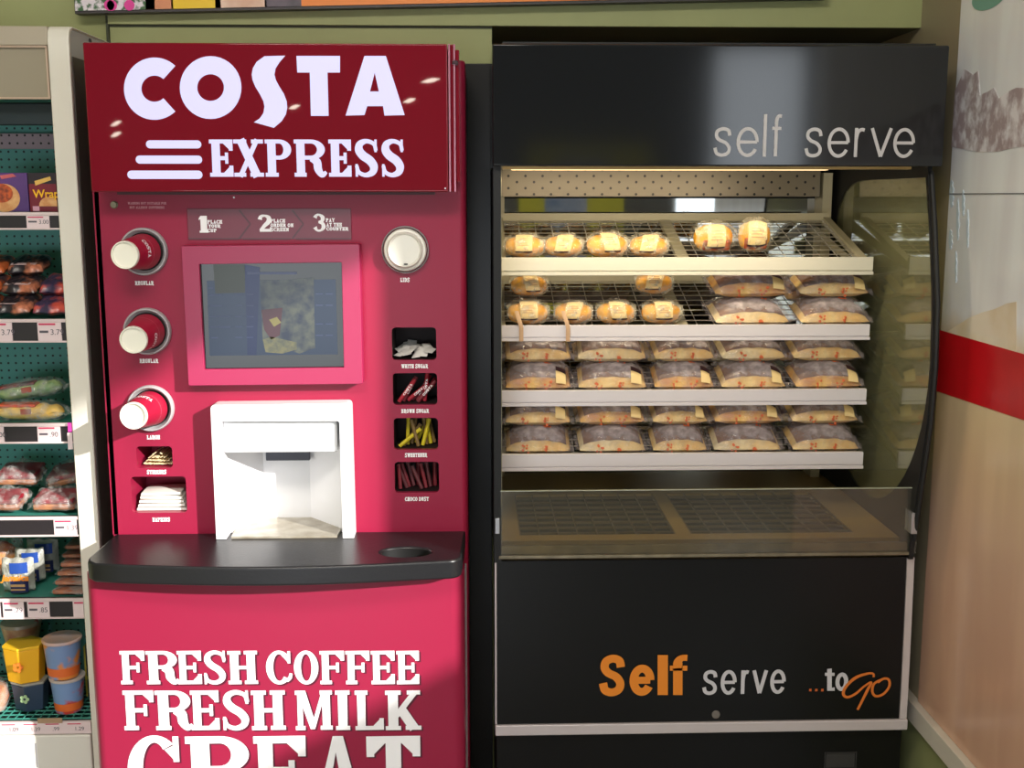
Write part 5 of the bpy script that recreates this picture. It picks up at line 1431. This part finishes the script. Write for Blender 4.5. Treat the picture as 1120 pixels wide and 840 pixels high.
MB().box(KX0 + .002, KX0 + .012, YK - .014, YK - .006, az(545, 582, YK), az(545, 565, YK)).build('pane_clip', CHROME, fr, bevel=.001)
# deck with two grilles
yk0, yk1 = YK + .05, 2.93
dk = MB()
zd = zdk
frx = lambda px, py: at(px, py, 1)[0]
def deck_pt(px, py):
    d = ray(px, py); t = (zd - EYE) / d.z; return (d.x * t, d.y * t)
g1 = [deck_pt(568, 536), deck_pt(725, 536), deck_pt(741, 588), deck_pt(576, 588)]
g2 = [deck_pt(742, 536), deck_pt(872, 536), deck_pt(930, 588), deck_pt(764, 588)]
gx = [(.10, .462), (.500, .88)]; gy0, gy1 = 2.54, 2.90
xs = [KX0 + .019, gx[0][0], gx[0][1], gx[1][0], gx[1][1], GX]
for i in range(5):
    if i in (1, 3):
        dk.box(xs[i], xs[i + 1], yk0, gy0, zd - .01, zd); dk.box(xs[i], xs[i + 1], gy1, 3.14, zd - .01, zd)
    else: dk.box(xs[i], xs[i + 1], yk0, 3.14, zd - .01, zd)
dk.box(KX0 + .019, GX, yk0 - .004, yk0, zl1 - .01, zd)
dk.build('deck', mat('khaki steel deck', (176, 154, 104), .35, metal=.15), fr)
for a, b_ in gx:
    g = MB(); nb = 8
    for i in range(nb): 
        y_ = gy0 + (gy1 - gy0) * (i + .5) / nb; g.box(a, b_, y_ - .004, y_ + .004, zd - .006, zd - .001)
    for i in range(9):
        x = a + (b_ - a) * i / 8; g.box(x - .0015, x + .0015, gy0, gy1, zd - .004, zd + .0005)
    g.build('deck_grille', mat('grille steel', (120, 110, 88), .35, metal=.5), fr)
MB().box(KX0 + .02, GX, yk0 + .01, 3.13, zd - .10, zd - .09).build('deck_well', BLACK, fr)
# low guard pane in front of the deck
gz1, gz0 = az(770, 535, YK - .01), az(770, 607, YK - .01)
gp = MB().box(KX0 + .014, ax(1004, 560, YK - .01), YK - .012, YK - .006, gz0, gz1).build('guard_pane', GLASSL, fr)
MB().box(KX0 + .010, LXR + .004, YK - .014, YK + .004, gz0 - .004, gz0 + .003).box(KX0 + .012, LXR + .002, YK - .002, YK + .008, gz0 + .003, gz0 + .022).build('pane_rail', STEELD, fr, bevel=.001)
MB().box(KX0 + .014, ax(1004, 560, YK - .01), YK - .0126, YK - .0055, gz1 - .0012, gz1).build('pane_edge', mat('bright glass edge', (190, 196, 180), .2), fr)
# shelves: sloping wire racks on cream ledges
YS0, YS1 = 2.65, 3.00
SLX0, SLX1 = .0585, .935
SLOPE = math.atan2(.102, YS1 - YS0)
lips = [(281.5, 301), (355.5, 372.5), (426.5, 443.5), (496, 514)]
Z_lip = []
for i, (y0, y1) in enumerate(lips):
    zt_, zb_ = az(750, y0, YS0), az(750, y1, YS0)
    Z_lip.append(zt_)
    base = zt_ - .021
    sp = lambda y, up=0: base + (y - YS0) * math.tan(SLOPE) + up
    s0 = MB(); 
    m_ = CREAM if i == 0 else mat('cream enamel in cool light', (218, 212, 216), .45)  # lower ledges: cooler light away from the warm lamp painted into the cream
    zm = zb_ + (zt_ - zb_) * .22
    s0.box(SLX0, SLX1, YS0, YS0 + .012, zm + .0015, zt_).box(SLX0, SLX1 + .001, YS0 - .002, YS0 + .014, zb_, zm - .001).box(SLX0, SLX1, YS0 + .004, YS0 + .012, zm - .002, zm + .002)
    shelf = s0.build('shelf_ledge', m_, fr, bevel=.0008)
    rk_ = MB(); y = YS0 + .012
    nb = 10
    for k in range(nb + 1):
        y = YS0 + .016 + (YS1 - YS0 - .03) * k / nb; rk_.tube([(SLX0 + .004, y, sp(y)), (SLX1 - .012, y, sp(y))], .0013, 5)
    for k in range(21):
        x = SLX0 + .01 + (SLX1 - SLX0 - .03) * k / 20; rk_.tube([(x, YS0 + .012, sp(YS0 + .012, -.0026)), (x, YS1, sp(YS1, -.0026))], .0013, 5)
    rk_.build('wire_rack', mat('bright wire', (190, 184, 168), .3, metal=.5), shelf)
    bf = MB()
    bf.box(SLX0, SLX1 - .0, YS1, YS1 + .012, sp(YS1) - .010, sp(YS1) + .016)
    for x0, x1 in ((SLX0, SLX0 + .012), (ax(735, 250, 2.8), ax(735, 250, 2.8) + .028), (SLX1 - .018, SLX1)):
        bf.prism([(YS0 + .012, sp(YS0 + .012, -.012)), (YS1, sp(YS1, -.012)), (YS1, sp(YS1, -.001 if i or (x0 > .1 and x1 < .9) else .006)), (YS0 + .012, sp(YS0 + .012, -.001 if i or (x0 > .1 and x1 < .9) else .006))], x0, x1, axis='x')
    bf.build('rack_frame', BEIGE, shelf)
    for x0 in (SLX0 + .002, SLX1 - .018):
        bf2 = MB(); bf2.prism([(YS0 + .02, zb_ + .003), (3.139, sp(YS1) - .035), (3.139, sp(YS1) - .001), (YS0 + .02, zb_ + .012)], x0, x0 + .004, axis='x')
        bf2.build('shelf_bracket', BEIGE, shelf)

def sz(i, y, x=None): return Z_lip[i] - .021 + (y - YS0) * math.tan(SLOPE) + .0034
# ---- wrapped rolls
def make_roll(seed, w=.096, d=.066, h=.053, lab_w=.040, lab_dx=.0, lab_rot=0, filled=False):
    rs = random.Random(seed); ph = [rs.uniform(0, 6) for _ in range(4)]
    root = thing('wrapped_roll', '', 'bread roll', (0, 0, 0), 'bagged bread rolls')
    def loaf(u, v):
        a = 2 * PI * u; b_ = PI * v
        r = math.sin(b_) ** .7
        wob = 1 + .05 * math.sin(3 * a + ph[0]) + .04 * math.sin(5 * b_ + ph[1])
        return (-math.cos(b_) * w / 2 * .95, d / 2 * .9 * r * math.cos(a) * wob, h * .48 + h * .46 * r * math.sin(a) * wob)
    MB().grid(loaf, 22, 16).build('bread', BREAD, root, smooth=True)
    if filled:
        MB().box(-w * .32, w * .36, -d * .47, -d * .30, h * .25, h * .62).build('filling', mat('browned filling', (196, 84, 30), .4, rgb2=(120, 44, 20), scale=50), root, bevel=.004)
    # label wrapped over the front of the roll
    def lb_(u, v):
        a = -.15 + 1.75 * v; x = (u - .5) * lab_w + lab_dx
        r = (max(0, 1 - (2 * x / (w * 1.05)) ** 2)) ** .35
        return (x + lab_rot * (v - .5) * .02, -d / 2 * 1.04 * r * math.cos(a) - .0015, h * .50 + h * .50 * r * math.sin(a) + .0015)
    lbm = MB().grid(lb_, 6, 10).build('paper_label', LABEL, root, smooth=True)
    pr_ = MB()
    for k in range(4):
        v0 = .30 + .11 * k
        pr_.grid(lambda u, v: (lambda p: (p[0], p[1] - .0008, p[2] + .0008))(lb_(.16 + (.68 - .1 * (k % 2)) * u, v0 + .035 * v)), 5, 1)
    o_ = pr_.build('label_print', mat('tan label print', (196, 150, 110), .6), lbm); 
    MB().grid(lambda u, v: (lambda p: (p[0], p[1] - .001, p[2] + .0005))(lb_(u, -.09 + .10 * v)), 5, 2).build('label_end', LABELD, lbm)
    def wr_(u, v):
        a = 2 * PI * u; b_ = 2 * v - 1
        r = max(.12, 1 - abs(b_) ** 3.2) ** .5
        fl = max(0, abs(b_) - .78) * 1.6
        wob = 1 + .06 * math.sin(7 * a + 9 * b_ + ph[2]) + .04 * math.sin(13 * a - 11 * b_ + ph[3])
        return (b_ * w / 2 * 1.03, d / 2 * 1.08 * (r + fl) * math.cos(a) * wob, max(.0005, h * .52 + h * .56 * (r + fl * .6) * math.sin(a) * wob))
    MB().grid(wr_, 30, 26).build('wrapper', FILM, root, smooth=True)
    return root
protos = [make_roll(1), make_roll(2, w=.092, lab_w=.038, lab_rot=.5), make_roll(3, w=.095, h=.054, lab_w=.036, lab_dx=.004, lab_rot=-.4)]
used = [False] * 3
def put_roll(k, px, shelf, y, label, group, rz=0, dz=0, rx=SLOPE, sc=1.0, filled=None):
    x = ax(px, lips[shelf][0] - 15, y)
    loc = (x, y, sz(shelf, y) + dz)
    if filled is not None: o = filled
    elif not used[k]: o = protos[k]; used[k] = True
    else: o = dup(protos[k], loc)
    o.location = loc; o.rotation_euler = (rx, 0, rz); o.scale = (sc, sc, sc); o['label'] = label; o['group'] = group
    return o
G1, G2 = 'bagged rolls on the top shelf', 'bagged rolls on the second shelf'
yr = YS0 + .060
put_roll(0, 574, 0, yr, 'leftmost bagged bread roll on the top cream shelf, label tilted', G1, rz=-.10)
put_roll(1, 616, 0, yr, 'second bagged bread roll from the left on the top cream shelf', G1)
put_roll(2, 663, 0, yr, 'third bagged roll on the top cream shelf with the tallest label', G1, rz=.06, sc=1.06)
put_roll(1, 709, 0, yr, 'fourth bagged roll on the top cream shelf, left of the beige divider', G1, rz=-.05)
# two fuller rolls standing up
def big_roll(seed, label, px, w, d, h, rot, lw, ldx):
    o = make_roll(seed, w=w, d=d, h=h, lab_w=lw, lab_dx=ldx, filled=True)
    return put_roll(0, px, 0, yr + .012, label, G1, filled=o, rz=rot[2], rx=rot[0], dz=.012)
big_roll(11, 'filled roll with large cream label just right of the beige divider, top shelf', 777, .098, .070, .070, (.55, 0, .12), .044, -.002)
big_roll(12, 'tall filled baguette half propped upright at the right of the top shelf', 823, .078, .062, .082, (.60, 0, -.10), .044, .004)
put_roll(0, 577, 1, yr, 'leftmost bagged roll on the second shelf, paper tag hanging over the ledge', G2, rz=.05, sc=1.04)
put_roll(1, 627, 1, yr, 'second bagged roll on the second shelf, a tag hanging in front of it', G2, rz=-.08)
put_roll(2, 673, 1, yr, 'third bagged roll on the second shelf with tilted cream label', G2, rz=-.06)
put_roll(0, 722, 1, yr, 'fourth bagged roll on the second shelf, right under a second clear bag', G2, rz=.10, sc=1.02)
put_roll(2, 578, 1, yr + .03, 'clear bagged roll with grey label lying on top at the far left, second shelf', G2, rz=.05, dz=.056, sc=.95)
put_roll(1, 714, 1, yr + .035, 'dark bagged roll lying on top in the middle of the second shelf', G2, rz=-.05, dz=.058, sc=1.0)
# hanging tags
for k, (px, lab) in enumerate(((570, 'narrow tan paper tag hanging over the second shelf ledge, left one'), (621, 'narrow tan paper tag hanging over the second shelf ledge, right one'))):
    x = ax(px, 364, YS0)
    zt_, zb_ = Z_lip[1], az(px, 373, YS0)
    def tg(u, v):
        t = v
        if t < .55: yy_ = YS0 - .007 ; zz_ = zb_ + (zt_ + .004 - zb_) * t / .55
        else: s_ = (t - .55) / .45; yy_ = YS0 - .007 + .014 * s_; zz_ = zt_ + .004 + .030 * s_
        return (x + (u - .5) * .010 - (.020 * max(0, t - .45)) , yy_ - .001 * math.sin(PI * u), zz_)
    tgo = MB().grid(tg, 4, 14).grid(lambda u, v: tuple(Vector(tg(u, v)) + Vector((0, .0006, 0))), 4, 14).build('paper_tag', mat('tan paper tag', (196, 160, 124), .6), None, smooth=True)
    tag(tgo, lab, 'tag', 'hanging paper tags')

# ---- film-wrapped pasties
def make_pasty(seed, w=.155, d=.115, h=.056, sticker=True):
    rs = random.Random(seed)
    root = thing('wrapped_pasty', '', 'pasty', (0, 0, 0), 'wrapped pasties')
    ph = [rs.uniform(0, 6) for _ in range(4)]
    def pst(top):
        def g(u, v):
            a, b_ = 2 * u - 1, 2 * v - 1
            k = max(0, 1 - abs(a) ** 2.4) ** .6 * max(0, 1 - abs(b_) ** 5) ** .5
            return (a * w / 2 * .96, b_ * d / 2 * .97, h * .22 + (h * .50 * k + .0012 * math.sin(14 * a + ph[0]) * k if top else -h * .20 * min(1, k * 1.5)))
        return g
    MB().grid(pst(True), 20, 12).grid(pst(False), 20, 12).build('pastry', (DOUGH, DOUGH2, DOUGH3)[seed % 3], root, smooth=True)
    MB().grid(lambda u, v: (lambda p: (p[0], p[1], p[2] + .0012))(pst(True)(.06 + .88 * u, .09 + .85 * v)), 16, 8).build('baked_top', CRUST, root, smooth=True)
    wr = flatpack(w * 1.02, d * 1.04, h * 1.04, root, FILMG, 'wrapper', seed=seed, amp=.0012, sq=2.4, low=.22)
    pm = MB()
    marks = [(-.34, -.97), (.24, -.97), (-.24, -.1), (.30, -.2)]
    for a, b_ in marks:
        a += rs.uniform(-.06, .06)
        for q in range(7):
            aa, bb = a + rs.uniform(-.10, .10), max(-.995, b_ + rs.uniform(-.05, .05))
            k = max(0, 1 - abs(aa) ** 2.4) ** .5 * max(0, 1 - abs(bb) ** 2.4) ** .45
            cx, cy, cz = aa * w / 2 * 1.02, bb * d / 2 * 1.05, h * .22 + h * .80 * k
            nrm = Vector((0, -1.2, .45)) if bb < -.5 else Vector((0, -.2, 1))
            pm.lathe([(0, rs.uniform(.0015, .0034)), (.0005, rs.uniform(.001, .003))], (cx, cy - (.002 if bb < -.5 else 0), (rs.uniform(.14, .52) * h if bb < -.5 else cz + .001)), nrm, 7)
    pm.build('orange_print', mat('orange red print', (214, 104, 56), .5), wr)
    if sticker:
        def st(u, v):
            a, b_ = .52 + .30 * u, -.97 + .62 * v
            k = max(0, 1 - abs(a) ** 2.4) ** .5 * max(0, 1 - abs(b_) ** 2.4) ** .45
            return (a * w / 2, b_ * d / 2 * 1.04 - .002, h * .22 + h * .82 * k + .002)
        s_ = MB().grid(st, 4, 6).build('price_sticker', LABEL, root, smooth=True)
        MB().grid(lambda u, v: (lambda p: (p[0], p[1] - .0006, p[2] + .0008))(st(u, .58 + .40 * v)), 4, 3).build('sticker_logo_band', LABELD, s_)
    return root
pp = [make_pasty(21), make_pasty(22, sticker=False), make_pasty(23, w=.150, h=.057), make_pasty(24, w=.16, sticker=False)]
usedp = [False] * 4
def put_p(k, x, y, z, rz, sx, label, group, rx=SLOPE):
    if not usedp[k]: o = pp[k]; usedp[k] = True
    else: o = dup(pp[k], (x, y, z))
    o.location = (x, y, z); o.rotation_euler = (rx, 0, rz); o.scale = (sx, 1, 1); o['label'] = label; o['group'] = group
rows = {1: [(817, 92, 2), (906, 86, 2)], 2: [(588, 80, 2), (668, 84, 2), (745, 74, 2), (819, 80, 2), (899, 84, 2)], 3: [(588, 80, 2), (667, 82, 2), (740, 68, 2), (813, 84, 2), (896, 84, 2)]}
ordn = {1: ['inner', 'end'], 2: ['first', 'second', 'third', 'fourth', 'last'], 3: ['first', 'second', 'third', 'fourth', 'last']}
shn = {1: 'second', 2: 'third', 3: 'bottom'}
lvl = {0: 'lowest', 1: 'next up', 2: 'topmost'}
for sh, cols in rows.items():
    for c, (px, wpx, n) in enumerate(cols):
        for ly in range(n):
            y = YS0 + .018 + .065 + ly * .014
            x = ax(px, lips[sh][0] - 15, YS0 + .08)
            w_ = wpx * ((YS0 + .08) / F_PX) * .99
            k = (c * 2 + ly + sh) % 4
            wk = (.155, .155, .150, .16)[k] * 1.02 + .010
            lv = {0: 'lowest', 1: 'upper' if n == 2 else 'middle', 2: 'topmost'}[ly]
            zz = sz(sh, YS0 + .018 + .065) + ly * .014 * math.tan(SLOPE) + ly * .0610 / math.cos(SLOPE) - ly * .0
            if sh == 1: lab = '%s wrapped pasty of the %s stack at the right of the second shelf' % (lv, 'left-hand' if c == 0 else 'right-hand')
            else: lab = '%s wrapped pasty in the %s stack from the left, %s shelf' % (lv, ordn[sh][c], shn[sh])
            put_p(k, x, y, zz, rnd(-.04, .04), w_ / wk, lab, 'wrapped pasties on the %s shelf' % shn[sh])
        # one lying behind, seen over the front stack
        if sh > 1 or c == 1:
            y = YS0 + .018 + .065 + .142
            x = ax(px, lips[sh][0] - 15, YS0 + .08)
            k = (c + sh) % 4
            wk = (.155, .155, .150, .16)[k] * 1.02 + .010
            for q in range(1):
                lab = '%s wrapped pasty lying behind the %s stack of the %s shelf' % ('grey-topped' if sh > 1 else 'single', ordn[sh][c] if sh > 1 else 'right-hand', shn[sh])
                put_p((k + q) % 4, x, y + .012 * q, sz(sh, y) + .002, rnd(-.05, .05), wpx * (YS0 + .08) / F_PX / ((.155, .155, .150, .16)[(k + q) % 4] * 1.02 + .010) * .98, lab, 'wrapped pasties on the %s shelf' % shn[sh])

# ------------------------------------------------------------------ ceiling downlights and front posters (seen only as reflections)
pend = [(471, 88, .11), (448, 110, .075), (322, 117, .07), (293, 72, .11), (127, 135, .07), (127, 147, .07)]
YP_ = -2.3
for i, (px, py, L_) in enumerate(pend):
    YP_ = -2.1 - .13 * i
    q = at(px, py, YH); kk = (2 * YH - YP_) / YH
    x, z_ = q[0] * kk, EYE + (q[1] - EYE) * kk
    root = thing('pendant_lamp', 'slim pendant lamp hanging behind the camera, seen in the gloss of the red sign', 'lamp', (x, YP_, z_), 'pendant lamps')
    MB().grid(lambda u, v: (x + L_ * (u - .5), YP_ + .012 * math.cos(2 * PI * v) * math.sin(PI * min(.97, max(.03, u))), z_ + .012 * math.sin(2 * PI * v) * math.sin(PI * min(.97, max(.03, u))) + .02 * (u - .5) * (1 if i < 4 else 1.5)), 12, 10).build('lamp_tube', mat('lamp glow', (255, 240, 215), .4, emit=((255, 244, 225), 22)), root, smooth=True)
    MB().tube([(x, YP_, z_ + .012), (x, YP_, ZC)], .002, 6).build('cord', BLACK, root)
pst = thing('window_poster', 'yellow and blue poster on the shop front behind the camera', 'poster', (.75, YF + .02, .9))
MB().box(.35, 1.2, YF + .004, YF + .02, .7, 2.0).build('sheet', mat('printed lemon', (244, 232, 90), .5), pst)
MB().box(.55, 1.0, YF, YF + .004, .9, 1.95).box(.56, .9, YF + .020, YF + .022, 1.0, 1.9).build('blue_picture', mat('printed blue grey', (150, 170, 210), .5, rgb2=(225, 225, 240), scale=4), pst)

for o in bpy.data.objects:
    if '_org' in o.keys(): del o['_org']
